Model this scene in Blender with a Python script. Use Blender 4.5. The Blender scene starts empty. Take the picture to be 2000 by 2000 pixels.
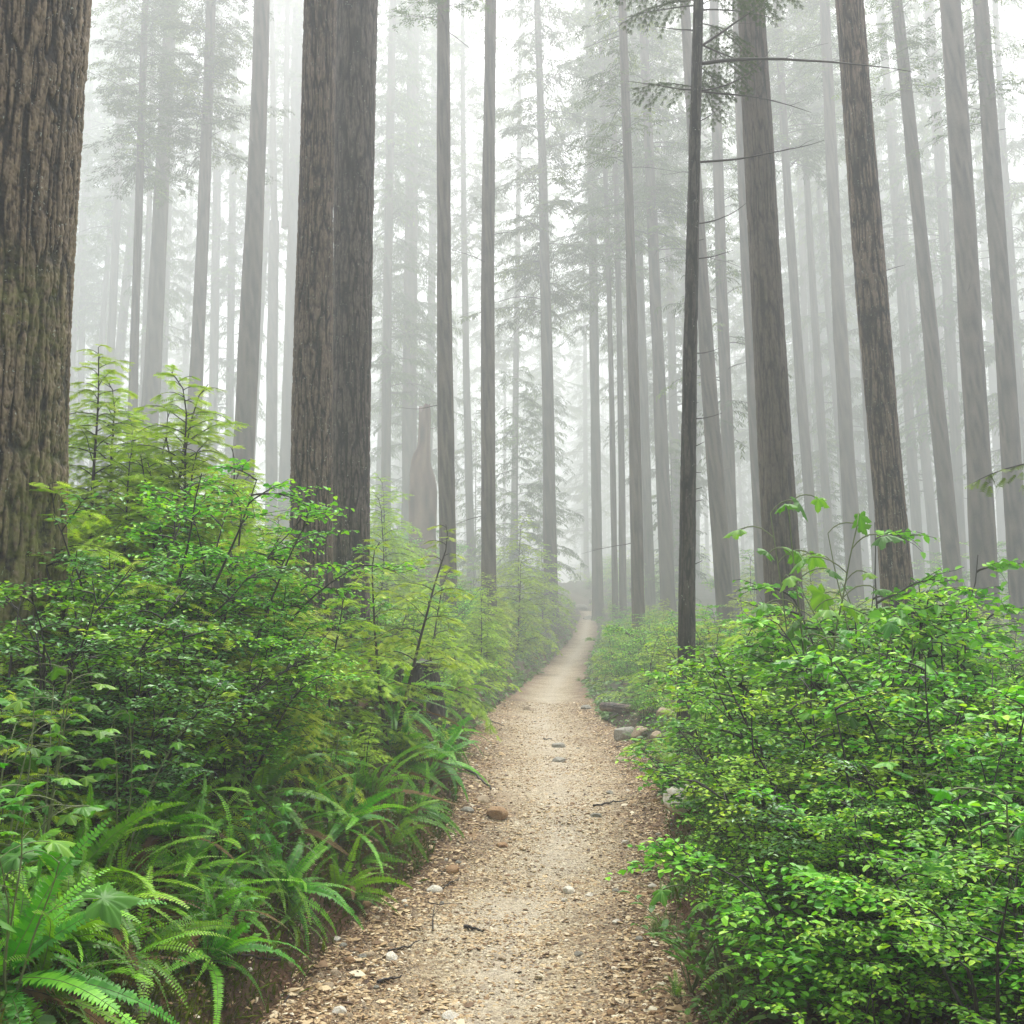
import bpy, math, random
import numpy as np

# ------------------------------------------------------------------ camera, sky, sun, exposure
scene = bpy.context.scene
COL = scene.collection
PITCH = math.radians(8.0)
ZC = 1.6
cam_data = bpy.data.cameras.new("camera")
cam = bpy.data.objects.new("camera", cam_data)
COL.objects.link(cam)
cam.location = (0, 0, ZC)
cam.rotation_euler = (math.pi / 2 + PITCH, 0, 0)
cam_data.sensor_width = 36
cam_data.lens = 36.0
cam_data.clip_start = 0.05
cam_data.clip_end = 2000
scene.camera = cam

SUN_EL, SUN_AZ = math.radians(62), math.radians(14)      # azimuth from +Y towards +X
world = bpy.data.worlds.new("World")
scene.world = world
world.use_nodes = True
wn, wl = world.node_tree.nodes, world.node_tree.links
wn.clear()
sky = wn.new("ShaderNodeTexSky")
sky.sky_type = 'NISHITA'
sky.sun_disc = False
sky.sun_elevation = SUN_EL
sky.sun_rotation = SUN_AZ
sky.air_density = 1.0
sky.dust_density = 6.0
sky.ozone_density = 1.0
hs = wn.new("ShaderNodeHueSaturation")
hs.inputs['Saturation'].default_value = 0.42
bg = wn.new("ShaderNodeBackground")
bg.inputs['Strength'].default_value = 0.15
wo = wn.new("ShaderNodeOutputWorld")
wl.new(sky.outputs[0], hs.inputs['Color'])
wl.new(hs.outputs[0], bg.inputs['Color'])
wl.new(bg.outputs[0], wo.inputs['Surface'])

sun_data = bpy.data.lights.new("sun", 'SUN')
sun_data.energy = 1.5
sun_data.angle = math.radians(35)
sun_data.color = (1.0, 0.98, 0.94)
sun = bpy.data.objects.new("sun", sun_data)
COL.objects.link(sun)
# light travels from the sun towards the scene: local -Z
sun.rotation_euler = (math.pi / 2 - SUN_EL, 0, math.pi - SUN_AZ)

scene.view_settings.view_transform = 'Standard'
scene.view_settings.look = 'None'
scene.view_settings.exposure = 1.42
scene.view_settings.gamma = 1.0
cy = scene.cycles
cy.use_denoising = True
cy.max_bounces = 6
cy.diffuse_bounces = 3
cy.glossy_bounces = 2
cy.transmission_bounces = 3
cy.volume_bounces = 3
cy.transparent_max_bounces = 4
cy.caustics_reflective = False
cy.caustics_refractive = False
cy.sample_clamp_indirect = 6
cy.use_adaptive_sampling = True
cy.adaptive_threshold = 0.02
cy.use_light_tree = False
FOG_DENSITY = 0.0066


def far(d):
    return d + max(0, d - 11) * 2.2

# ------------------------------------------------------------------ maths helpers
rng = np.random.default_rng(7)
CT, ST = math.cos(PITCH), math.sin(PITCH)


def ray(u, v):
    a, b = (u - 1000) / 2000.0, (1000 - v) / 2000.0
    return a, CT - b * ST, ST + b * CT


def at(u, v, d):
    """point at world depth y=d seen at picture position (u, v) of the 2000 px photograph"""
    a, f, z = ray(u, v)
    t = d / f
    return np.array([a * t, d, ZC + z * t])


def project(x, y, z):
    dz = z - ZC
    f = y * CT + dz * ST
    b = -y * ST + dz * CT
    return 1000 + 2000 * x / f, 1000 - 2000 * b / f


def hash2(ix, iy, seed):
    h = (ix.astype(np.int64) * 374761393 + iy.astype(np.int64) * 668265263 + seed * 974634777) & 0xffffffff
    h = ((h ^ (h >> 13)) * 1274126177) & 0xffffffff
    h = h ^ (h >> 16)
    return (h & 0xffff) / 65535.0


def vnoise(x, y, seed=0, px=None):
    x = np.asarray(x, float); y = np.asarray(y, float)
    ix, iy = np.floor(x), np.floor(y)
    fx, fy = x - ix, y - iy
    fx = fx * fx * (3 - 2 * fx); fy = fy * fy * (3 - 2 * fy)
    x0, x1 = ix, ix + 1
    if px:
        x0, x1 = np.mod(x0, px), np.mod(x1, px)
    a = hash2(x0, iy, seed); b = hash2(x1, iy, seed)
    c = hash2(x0, iy + 1, seed); d = hash2(x1, iy + 1, seed)
    return (a * (1 - fx) + b * fx) * (1 - fy) + (c * (1 - fx) + d * fx) * fy


def fbm(x, y, seed=0, octv=4):
    s, a, t = 0, 1.0, 0
    for k in range(octv):
        s = s + a * vnoise(x * 2 ** k + 17.3 * k, y * 2 ** k - 9.1 * k, seed + k)
        t += a; a *= .5
    return s / t


# ------------------------------------------------------------------ terrain
PD0 = [13, 20, 36, 50]
PZ0 = [.80, 1.41, 2.96, 5.0]
PD = [-40, -8, 0, 4.75, 7.5, 9] + [far(d) for d in PD0] + [230, 330]
PZ = [-1.2, -.3, -.1, 0, .1, .30] + [ZC + (z - ZC) * far(d) / d for d, z in zip(PD0, PZ0)] + [12, 12.5]


def prof(y):
    return np.interp(y, PD, PZ)


def depth_of_row(v):
    a, f, z = ray(1000, v)
    d = np.linspace(2, 170, 10000)
    g = prof(d) - (ZC + z * d / f)
    i = np.argmax(g > 0)
    return d[i]


ROWS = [(2000, 560, 1305), (1900, 640, 1295), (1800, 745, 1290), (1700, 840, 1290), (1600, 895, 1290), (1520, 905, 1275),
        (1450, 925, 1215), (1400, 955, 1160), (1350, 1015, 1138), (1300, 1072, 1144), (1250, 1116, 1164), (1200, 1138, 1162),
        (1170, 1112, 1150), (1140, 1095, 1135)]
pd_, pl_, pr_ = [], [], []
for v, ul, ur in ROWS:
    d = depth_of_row(v)
    if pd_ and d <= pd_[-1]: continue
    pd_.append(d); pl_.append(at(ul, v, d)[0]); pr_.append(at(ur, v, d)[0])
pd_ = np.array(pd_); pl_ = np.array(pl_); pr_ = np.array(pr_)
pl_ = np.concatenate([[pl_[0] - .25], pl_, [pl_[-1] - 4, pl_[-1] - 12]])
pr_ = np.concatenate([[pr_[0] + .1], pr_, [pr_[-1] - 4, pr_[-1] - 12]])
pd_ = np.concatenate([[-10], pd_, [pd_[-1] + 30, pd_[-1] + 100]])


def path_lr(y):
    return np.interp(y, pd_, pl_), np.interp(y, pd_, pr_)


def height(x, y):
    x = np.asarray(x, float); y = np.asarray(y, float)
    l, r = path_lr(y)
    wob = (fbm(y * 1.6, x * 0 + 3, 21) - .5) * .22
    wob2 = (fbm(y * 1.4, x * 0 + 9, 31) - .5) * .22
    sl = np.maximum(0, (l + wob) - x)
    sr = np.maximum(0, x - (r + wob2))
    fr = np.clip((y - 40) / 60, 0, 1)
    hl = .62 * (1 - np.exp(-(sl / .42) ** 1.3)) + .20 * np.minimum(sl, 9) + .08 * sl
    hr = .22 * (1 - np.exp(-(sr / .35) ** 1.5)) + .10 * np.minimum(sr, 8)
    inside = (sl <= 0) & (sr <= 0)
    edge = np.minimum(1, np.maximum(sl, sr) / .3)
    lump = (fbm(x * .9, y * .9, 5) - .5) * .35 + (fbm(x * 4, y * 4, 8, 3) - .5) * .12 + (fbm(x * 16, y * 16, 12, 2) - .5) * .035
    z = prof(y) + hl * (1 - .4 * fr) + hr * (1 - .2 * fr) + lump * edge * np.clip(1 + y / 60, 1, 3)
    z = np.where(inside, z - .06, z - .06 * (1 - edge))
    return z


def path_height(x, y):
    l, r = path_lr(y)
    c, w = (l + r) / 2, (r - l) / 2 + .05
    q = np.clip(np.abs(x - c) / w, 0, 1.4)
    return prof(y) + .05 * (q ** 2 - .35) + (fbm(x * 1.7, y * 1.7, 41, 3) - .5) * .07 * np.clip((8 / np.maximum(y, 1)) ** 2, .04, 1) + (fbm(x * 9, y * 9, 44, 3) - .5) * .03 * np.clip(10 / np.maximum(y, 1), .3, 1)


def ground_z(x, y):
    return float(height(np.array([x]), np.array([y]))[0])


def any_z(x, y):
    x = np.asarray(x, float); y = np.asarray(y, float)
    return np.maximum(height(x, y), path_height(x, y) - .5 * (np.maximum(path_lr(y)[0] - x, x - path_lr(y)[1]) > .25))


def ground_hit(u, v):
    a, f, z = ray(u, v)
    d = np.linspace(2.2, 160, 14000)
    x = a * d / f
    zz = ZC + z * d / f
    g = np.maximum(height(x, d), np.where((x > path_lr(d)[0]) & (x < path_lr(d)[1]), path_height(x, d), -9)) - zz
    i = int(np.argmax(g > 0))
    if g[i] <= 0:
        i = len(d) - 1
    return np.array([x[i], d[i], zz[i]])


# ------------------------------------------------------------------ materials
def nodes_of(m):
    m.use_nodes = True
    nt = m.node_tree
    nt.nodes.clear()
    return nt, nt.nodes, nt.links


def ramp(nodes, stops):
    r = nodes.new("ShaderNodeValToRGB")
    e = r.color_ramp.elements
    while len(e) > 1:
        e.remove(e[-1])
    e[0].position = stops[0][0]; e[0].color = (*stops[0][1], 1)
    for p, c in stops[1:]:
        k = e.new(p); k.color = (*c, 1)
    return r


def attr(nodes, name):
    a = nodes.new("ShaderNodeAttribute"); a.attribute_name = name
    return a.outputs['Fac']


def math_node(nodes, links, op, a, b=None, clamp=False):
    m = nodes.new("ShaderNodeMath"); m.operation = op; m.use_clamp = clamp
    for i, s in enumerate((a, b)):
        if s is None: continue
        if isinstance(s, (int, float)): m.inputs[i].default_value = s
        else: links.new(s, m.inputs[i])
    return m.outputs[0]


def noise(nodes, links, scale, detail=4, rough=.6, vec=None, out='Fac'):
    n = nodes.new("ShaderNodeTexNoise")
    n.inputs['Scale'].default_value = scale; n.inputs['Detail'].default_value = detail
    n.inputs['Roughness'].default_value = rough
    if vec is not None: links.new(vec, n.inputs['Vector'])
    return n.outputs[out]


def mix(nodes, links, fac, a, b, mode='MIX'):
    m = nodes.new("ShaderNodeMix"); m.data_type = 'RGBA'; m.blend_type = mode
    if isinstance(fac, (int, float)): m.inputs['Factor'].default_value = fac
    else: links.new(fac, m.inputs['Factor'])
    for k, s in ((6, a), (7, b)):
        if isinstance(s, tuple): m.inputs[k].default_value = (*s, 1)
        else: links.new(s, m.inputs[k])
    return m.outputs[2]


def leaf_material(name, stops, rough=.42, trans=.35, spec=.5, var=.12):
    m = bpy.data.materials.new(name)
    nt, N, L = nodes_of(m)
    r = ramp(N, stops)
    L.new(attr(N, 'rnd'), r.inputs[0])
    oi = N.new("ShaderNodeObjectInfo")
    h = N.new("ShaderNodeHueSaturation")
    hv = math_node(N, L, 'MULTIPLY_ADD', oi.outputs['Random'], .03)
    h_ = N.new("ShaderNodeMath"); h_.operation = 'MULTIPLY_ADD'
    L.new(oi.outputs['Random'], h_.inputs[0]); h_.inputs[1].default_value = .03; h_.inputs[2].default_value = .485
    L.new(h_.outputs[0], h.inputs['Hue'])
    v_ = N.new("ShaderNodeMath"); v_.operation = 'MULTIPLY_ADD'
    L.new(oi.outputs['Random'], v_.inputs[0]); v_.inputs[1].default_value = 2 * var; v_.inputs[2].default_value = 1 - var
    L.new(v_.outputs[0], h.inputs['Value'])
    L.new(r.outputs[0], h.inputs['Color'])
    p = N.new("ShaderNodeBsdfPrincipled")
    p.inputs['Roughness'].default_value = rough
    p.inputs['Specular IOR Level'].default_value = spec
    L.new(h.outputs[0], p.inputs['Base Color'])
    t = N.new("ShaderNodeBsdfTranslucent")
    g = mix(N, L, 1.0, h.outputs[0], (1.25, 1.3, .6), 'MULTIPLY')
    L.new(g, t.inputs['Color'])
    s = N.new("ShaderNodeMixShader"); s.inputs[0].default_value = trans
    L.new(p.outputs[0], s.inputs[1]); L.new(t.outputs[0], s.inputs[2])
    o = N.new("ShaderNodeOutputMaterial"); L.new(s.outputs[0], o.inputs['Surface'])
    return m


def plain(name, col, rough=.8, var=None, scale=8, bump=0):
    m = bpy.data.materials.new(name)
    nt, N, L = nodes_of(m)
    p = N.new("ShaderNodeBsdfPrincipled")
    p.inputs['Roughness'].default_value = rough
    tc = N.new("ShaderNodeTexCoord")
    n = noise(N, L, scale, 6, .65, tc.outputs['Object'])
    c2 = var or tuple(c * .45 for c in col)
    r = ramp(N, [(.3, c2), (.7, col)])
    L.new(n, r.inputs[0]); L.new(r.outputs[0], p.inputs['Base Color'])
    if bump:
        b = N.new("ShaderNodeBump"); b.inputs['Strength'].default_value = bump; b.inputs['Distance'].default_value = .02
        L.new(n, b.inputs['Height']); L.new(b.outputs[0], p.inputs['Normal'])
    o = N.new("ShaderNodeOutputMaterial"); L.new(p.outputs[0], o.inputs['Surface'])
    return m


def bark_material(name, furrow, ridge, pale, lichen=.0, moss=True):
    m = bpy.data.materials.new(name)
    nt, N, L = nodes_of(m)
    tc = N.new("ShaderNodeTexCoord")
    mp = N.new("ShaderNodeMapping"); mp.inputs['Scale'].default_value = (1, 1, .3)
    L.new(tc.outputs['Object'], mp.inputs['Vector'])
    fine = noise(N, L, 55, 6, .78, mp.outputs[0])
    big = noise(N, L, 3.2, 4, .6, mp.outputs[0])
    h = math_node(N, L, 'ADD', attr(N, 'h'), math_node(N, L, 'MULTIPLY', math_node(N, L, 'SUBTRACT', fine, .5), 1.5), True)
    r = ramp(N, [(.10, furrow), (.42, ridge), (.95, pale)])
    L.new(h, r.inputs[0])
    c = mix(N, L, 1.0, r.outputs[0], ramp_out(N, L, big, [(.3, (.72, .70, .68)), (.7, (1.15, 1.12, 1.08))]), 'MULTIPLY')
    if lichen > 0:
        mp2 = N.new("ShaderNodeMapping"); mp2.inputs['Scale'].default_value = (1, 1, .7)
        L.new(tc.outputs['Object'], mp2.inputs['Vector'])
        spot = ramp_out(N, L, noise(N, L, 60, 4, .65, mp2.outputs[0]), [(.62, (0, 0, 0)), (.66, (1, 1, 1))])
        sel = math_node(N, L, 'GREATER_THAN', noise(N, L, 9, 3, .6, tc.outputs['Object']), 1 - lichen)
        msk = math_node(N, L, 'MULTIPLY', spot, sel)
        c = mix(N, L, msk, c, (.40, .42, .34))
    if moss:
        mm = math_node(N, L, 'MULTIPLY', attr(N, 'moss'), ramp_out(N, L, noise(N, L, 14, 5, .7, tc.outputs['Object']), [(.38, (0, 0, 0)), (.6, (1, 1, 1))]))
        c = mix(N, L, mm, c, (.17, .18, .035))
    p = N.new("ShaderNodeBsdfPrincipled")
    p.inputs['Roughness'].default_value = .72
    L.new(c, p.inputs['Base Color'])
    b = N.new("ShaderNodeBump"); b.inputs['Strength'].default_value = .7; b.inputs['Distance'].default_value = .012
    L.new(fine, b.inputs['Height']); L.new(b.outputs[0], p.inputs['Normal'])
    o = N.new("ShaderNodeOutputMaterial"); L.new(p.outputs[0], o.inputs['Surface'])
    return m


def ramp_out(N, L, fac, stops):
    r = ramp(N, stops); L.new(fac, r.inputs[0])
    return r.outputs[0]


M = {}
M['bark_dark'] = bark_material('bark_dark', (.004, .003, .002), (.046, .030, .016), (.26, .195, .12), .46)
M['bark_brown'] = bark_material('bark_brown', (.004, .003, .002), (.050, .034, .024), (.20, .145, .11), .48)
M['bark_plum'] = bark_material('bark_plum', (.004, .003, .003), (.032, .024, .020), (.13, .10, .085), .44)
M['bark_grey'] = bark_material('bark_grey', (.009, .006, .005), (.050, .037, .027), (.11, .083, .062), .0)
M['bark_black'] = bark_material('bark_black', (.003, .002, .002), (.016, .012, .010), (.075, .062, .05), .40)
M['rotten'] = bark_material('rotten', (.02, .009, .006), (.10, .042, .028), (.20, .12, .085), .0)
M['fir'] = leaf_material('hemlock_needles', [(0, (.035, .07, .004)), (.35, (.15, .26, .009)), (.75, (.38, .54, .02)), (1, (.62, .72, .05))], .55, .32, .25)
M['fir_far'] = leaf_material('tree_needles', [(0, (.02, .05, .010)), (.6, (.06, .115, .018)), (1, (.20, .28, .035))], .6, .3, .3)
M['huck'] = leaf_material('shrub_leaf', [(0, (.02, .085, .004)), (.35, (.07, .27, .009)), (.7, (.20, .52, .02)), (1, (.50, .74, .05))], .42, .30, .35)
M['huck_blue'] = leaf_material('cool_shrub_leaf', [(0, (.03, .12, .03)), (.5, (.09, .30, .06)), (1, (.26, .52, .14))], .36, .32, .6)
M['huck_yellow'] = leaf_material('yellow_shrub_leaf', [(0, (.05, .12, .006)), (.4, (.17, .34, .012)), (.8, (.36, .58, .03)), (1, (.60, .74, .05))], .45, .32, .35)
M['fern'] = leaf_material('fern_leaf', [(0, (.015, .075, .004)), (.45, (.07, .26, .009)), (1, (.26, .56, .022))], .45, .30, .35)
M['fern_dead'] = leaf_material('dead_fern_leaf', [(0, (.05, .03, .012)), (1, (.17, .10, .04))], .8, .2, .2)
M['broad'] = leaf_material('broad_leaf', [(0, (.03, .13, .008)), (.6, (.08, .27, .014)), (1, (.22, .46, .025))], .42, .35, .35)
M['cover'] = leaf_material('cover_leaf', [(0, (.025, .06, .01)), (.45, (.06, .18, .015)), (.8, (.12, .28, .03)), (.93, (.22, .36, .05)), (1, (.14, .08, .03))], .5, .25, .5)
M['moss'] = leaf_material('moss_blades', [(0, (.04, .055, .006)), (.6, (.10, .14, .010)), (1, (.22, .27, .025))], .9, .2, .1)
M['grass'] = leaf_material('grass_blade', [(0, (.05, .15, .012)), (1, (.22, .34, .05))], .5, .35, .4)
M['litter'] = leaf_material('litter_flake', [(0, (.05, .028, .014)), (.5, (.14, .085, .045)), (1, (.30, .20, .11))], .8, .1, .2)
M['twig'] = plain('twig_bark', (.035, .026, .02), .7, (.010, .008, .007), 30)
M['green_stem'] = plain('green_stem', (.16, .20, .06), .6, (.07, .09, .03), 20)
M['gravel'] = leaf_material('gravel_stone', [(0, (.06, .035, .018)), (.25, (.24, .155, .07)), (.6, (.50, .37, .18)), (.9, (.68, .55, .31)), (1, (.80, .74, .55))], .7, .0, .3)
M['rock_tan'] = plain('rock_tan', (.52, .42, .28), .75, (.24, .16, .09), 9, .6)
M['rock_grey'] = plain('rock_grey', (.40, .38, .32), .75, (.14, .13, .09), 7, .6)
M['rock_orange'] = plain('rock_orange', (.42, .26, .12), .75, (.22, .12, .055), 9, .6)
M['rock_white'] = plain('rock_white', (.82, .80, .74), .7, (.50, .42, .26), 5, .5)
M['rock_mossy'] = plain('rock_mossy', (.26, .25, .15), .85, (.06, .08, .015), 8, .6)
M['wood_cut'] = plain('wood_cut', (.14, .09, .06), .8, (.06, .035, .022), 20, .4)


def path_material():
    m = bpy.data.materials.new('gravel_path')
    nt, N, L = nodes_of(m)
    tc = N.new("ShaderNodeTexCoord")
    P = tc.outputs['Object']
    vo = N.new("ShaderNodeTexVoronoi"); vo.inputs['Scale'].default_value = 42
    wv = noise(N, L, 6, 3, .6, P, 'Color')
    L.new(P, vo.inputs['Vector'])
    vo2 = N.new("ShaderNodeTexVoronoi"); vo2.inputs['Scale'].default_value = 105
    L.new(P, vo2.inputs['Vector'])
    sep = N.new("ShaderNodeSeparateColor"); L.new(vo.outputs['Color'], sep.inputs[0])
    c1 = ramp_out(N, L, sep.outputs[0], [(0, (.07, .045, .02)), (.3, (.26, .18, .085)), (.75, (.47, .375, .23)), (1, (.66, .59, .42))])
    sep2 = N.new("ShaderNodeSeparateColor"); L.new(vo2.outputs['Color'], sep2.inputs[0])
    c2 = ramp_out(N, L, sep2.outputs[1], [(0, (.08, .05, .022)), (.6, (.40, .32, .195)), (1, (.58, .50, .34))])
    n1 = noise(N, L, 1.3, 5, .6, P)
    c = mix(N, L, ramp_out(N, L, noise(N, L, 9, 4, .6, P), [(.4, (0, 0, 0)), (.6, (1, 1, 1))]), c1, c2)
    # damp earth along the edges, dry pale fines along the middle
    q = attr(N, 'edge')
    e = math_node(N, L, 'ADD', q, math_node(N, L, 'MULTIPLY', math_node(N, L, 'SUBTRACT', n1, .5), 1.3), True)
    dirt = ramp_out(N, L, noise(N, L, 4, 5, .65, P), [(.35, (.30, .21, .14)), (.55, (.48, .36, .26)), (.7, (.78, .46, .20))])
    c = mix(N, L, ramp_out(N, L, e, [(.35, (0, 0, 0)), (.85, (1, 1, 1))]), c, mix(N, L, 1.0, c, dirt, 'MULTIPLY'))
    pale = ramp_out(N, L, e, [(.0, (1, 1, 1)), (.38, (0, 0, 0))])
    c = mix(N, L, math_node(N, L, 'MULTIPLY', pale, .45), c, (.52, .46, .36))
    p = N.new("ShaderNodeBsdfPrincipled"); p.inputs['Roughness'].default_value = .75
    L.new(c, p.inputs['Base Color'])
    b = N.new("ShaderNodeBump"); b.inputs['Strength'].default_value = .9; b.inputs['Distance'].default_value = .015
    hh = math_node(N, L, 'ADD', math_node(N, L, 'MULTIPLY', vo.outputs['Distance'], -1.0), math_node(N, L, 'MULTIPLY', vo2.outputs['Distance'], -.5))
    L.new(hh, b.inputs['Height']); L.new(b.outputs[0], p.inputs['Normal'])
    o = N.new("ShaderNodeOutputMaterial"); L.new(p.outputs[0], o.inputs['Surface'])
    return m


def ground_material():
    m = bpy.data.materials.new('forest_floor')
    nt, N, L = nodes_of(m)
    tc = N.new("ShaderNodeTexCoord"); P = tc.outputs['Object']
    a = ramp_out(N, L, noise(N, L, 22, 6, .75, P), [(.3, (.018, .011, .007)), (.55, (.055, .034, .02)), (.75, (.13, .085, .05))])
    mo = ramp_out(N, L, noise(N, L, 30, 5, .7, P), [(.3, (.015, .022, .005)), (.7, (.06, .075, .012))])
    c = mix(N, L, ramp_out(N, L, noise(N, L, 1.6, 5, .7, P), [(.42, (0, 0, 0)), (.56, (1, 1, 1))]), a, mo)
    rot = ramp_out(N, L, noise(N, L, 2.3, 4, .6, P), [(.64, (0, 0, 0)), (.69, (1, 1, 1))])
    c = mix(N, L, rot, c, (.22, .10, .035))
    c = mix(N, L, attr(N, 'soil'), c, ramp_out(N, L, noise(N, L, 26, 6, .75, P), [(.3, (.04, .018, .008)), (.55, (.17, .075, .032)), (.8, (.30, .19, .11))]))
    p = N.new("ShaderNodeBsdfPrincipled"); p.inputs['Roughness'].default_value = .9
    L.new(c, p.inputs['Base Color'])
    b = N.new("ShaderNodeBump"); b.inputs['Strength'].default_value = 1; b.inputs['Distance'].default_value = .04
    L.new(noise(N, L, 30, 8, .75, P), b.inputs['Height']); L.new(b.outputs[0], p.inputs['Normal'])
    o = N.new("ShaderNodeOutputMaterial"); L.new(p.outputs[0], o.inputs['Surface'])
    return m


# ------------------------------------------------------------------ mesh building
class MB:
    def __init__(self):
        self.v, self.f, self.mi, self.r, self.n = [], [], [], [], 0

    def add(self, v, f, rnd=.5, mat=0):
        """v (n,3), f list/array (m,k) ; rnd scalar or (n,)"""
        v = np.asarray(v, float)
        f = np.asarray(f, np.int64) + self.n
        self.v.append(v); self.f.append(f); self.mi.append(np.full(len(f), mat))
        self.r.append(np.broadcast_to(np.asarray(rnd, float), (len(v),)))
        self.n += len(v)

    def batch(self, tv, tf, pos, R, s, rnd, mat=0):
        """N transformed copies of template (tv, tf)"""
        N_, V = len(pos), len(tv)
        if N_ == 0: return
        s = np.asarray(s, float)
        if s.ndim == 1: s = s[:, None]
        if s.shape[1] == 1: s = np.repeat(s, 3, 1)
        sv = tv[None] * s[:, None, :]
        w = np.einsum('nij,nvj->nvi', R, sv) + pos[:, None, :]
        f = (np.asarray(tf)[None] + (np.arange(N_) * V)[:, None, None]).reshape(-1, len(tf[0]))
        self.add(w.reshape(-1, 3), f, np.repeat(rnd, V), mat)

    def tube(self, pts, rad, sides=5, mat=0, rnd=.5, cap=False):
        pts = np.asarray(pts, float); n = len(pts)
        rad = np.broadcast_to(np.asarray(rad, float), (n,))
        t = np.gradient(pts, axis=0)
        t /= np.linalg.norm(t, axis=1)[:, None] + 1e-9
        ref = np.array([0, 0, 1.0]) if abs(t[:, 2]).mean() < .8 else np.array([1.0, 0, 0])
        a = np.cross(t, ref); a /= np.linalg.norm(a, axis=1)[:, None] + 1e-9
        b = np.cross(t, a)
        th = np.arange(sides) * 2 * math.pi / sides
        ring = pts[:, None] + rad[:, None, None] * (np.cos(th)[None, :, None] * a[:, None] + np.sin(th)[None, :, None] * b[:, None])
        i = np.arange(n - 1)[:, None] * sides
        j = np.arange(sides)[None]
        j2 = (j + 1) % sides
        q = np.stack([i + j, i + j2, i + sides + j2, i + sides + j], -1).reshape(-1, 4)
        self.add(ring.reshape(-1, 3), q, rnd, mat)

    def mesh(self, name, mats, smooth=False, extra=None):
        me = bpy.data.meshes.new(name)
        v = np.concatenate(self.v)
        me.vertices.add(len(v)); me.vertices.foreach_set('co', v.astype(np.float32).ravel())
        tot = np.concatenate([np.full(len(f), f.shape[1]) for f in self.f])
        loops = np.concatenate([f.ravel() for f in self.f])
        me.loops.add(len(loops)); me.loops.foreach_set('vertex_index', loops.astype(np.int32))
        me.polygons.add(len(tot))
        st = np.concatenate([[0], np.cumsum(tot)[:-1]])
        me.polygons.foreach_set('loop_start', st.astype(np.int32))
        me.polygons.foreach_set('loop_total', tot.astype(np.int32))
        me.polygons.foreach_set('material_index', np.concatenate(self.mi).astype(np.int32))
        me.polygons.foreach_set('use_smooth', np.full(len(tot), bool(smooth)))
        a = me.attributes.new('rnd', 'FLOAT', 'POINT')
        a.data.foreach_set('value', np.concatenate(self.r).astype(np.float32))
        for k, arr in (extra or {}).items():
            a = me.attributes.new(k, 'FLOAT', 'POINT')
            a.data.foreach_set('value', np.asarray(arr, np.float32))
        for m in mats: me.materials.append(m)
        me.update(calc_edges=True)
        return me


def frame(d, up=None):
    """rotation matrices whose X axis is d and Z is close to up; d (N,3)"""
    d = np.asarray(d, float)
    d = d / (np.linalg.norm(d, axis=1)[:, None] + 1e-9)
    if up is None: up = np.tile([0, 0, 1.0], (len(d), 1))
    y = np.cross(up, d)
    ln = np.linalg.norm(y, axis=1)[:, None]
    y = np.where(ln < 1e-3, np.array([[0, 1.0, 0]]), y / (ln + 1e-9))
    z = np.cross(d, y)
    return np.stack([d, y, z], -1)


def tag(o, label=None, cat=None, group=None, kind=None):
    for k, v in (('label', label), ('category', cat), ('group', group), ('kind', kind)):
        if v: o[k] = v
    return o


def link(name, data, parent=None, loc=(0, 0, 0), rz=0, s=1):
    o = bpy.data.objects.new(name, data)
    COL.objects.link(o)
    o.location = loc; o.rotation_euler = (0, 0, rz)
    o.scale = (s, s, s) if np.isscalar(s) else s
    if parent is not None: o.parent = parent
    return o


# ------------------------------------------------------------------ ground and path
def grow(start, step, ratio, end):
    out = [start]
    while out[-1] < end:
        out.append(out[-1] + step); step *= ratio
    return out


xs = grow(0, .04, 1.0, 3.2)
xs = np.array(xs + grow(xs[-1] + .05, .06, 1.035, 170))
xs = np.concatenate([-xs[::-1][:-1], xs])
ys = np.concatenate([np.linspace(-14, 1.5, 18)[:-1], grow(1.5, .035, 1.0062, 320)])
X, Y = np.meshgrid(xs, ys)
Z = height(X, Y)
gm = MB()
nx, ny = len(xs), len(ys)
i = np.arange(ny - 1)[:, None] * nx + np.arange(nx - 1)[None]
gm.add(np.stack([X, Y, Z], -1).reshape(-1, 3), np.stack([i, i + 1, i + nx + 1, i + nx], -1).reshape(-1, 4))
L_, R_ = path_lr(Y)
sl, sr = L_ - X, X - R_
soil = np.clip(1.15 - np.maximum(sl, sr * 1.4) / .42 + (fbm(X * 3, Y * 3, 77) - .5) * 1.6, 0, 1) * np.clip((11 - Y) / 4 + .4, .25, 1)
g = link('ground', gm.mesh('ground', [ground_material()], True, {'soil': soil.ravel()}))
tag(g, kind='structure')

ny = 620
ys = np.array(grow(1.2, .028, 1.0075, 96))
qs = np.linspace(-1.35, 1.35, 110)
Y = np.repeat(ys[:, None], len(qs), 1)
l, r = path_lr(Y)
X = (l + r) / 2 + qs[None] * ((r - l) / 2 + .12)
Z = path_height(X, Y) - np.clip(np.abs(qs)[None] - 1, 0, 1) * .9
pm = MB()
nx = len(qs)
i = np.arange(len(ys) - 1)[:, None] * nx + np.arange(nx - 1)[None]
pm.add(np.stack([X, Y, Z], -1).reshape(-1, 3), np.stack([i, i + 1, i + nx + 1, i + nx], -1).reshape(-1, 4))
p = link('path', pm.mesh('path', [path_material()], True, {'edge': np.abs(np.repeat(qs[None], len(ys), 0)).ravel()}))
tag(p, kind='structure')

# gravel: flat angular chips, uncountable
icof = [(0, 1, 2), (0, 2, 3), (0, 3, 4), (0, 4, 5), (0, 5, 1), (6, 2, 1), (6, 3, 2), (6, 4, 3), (6, 5, 4), (6, 1, 5)]


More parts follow.
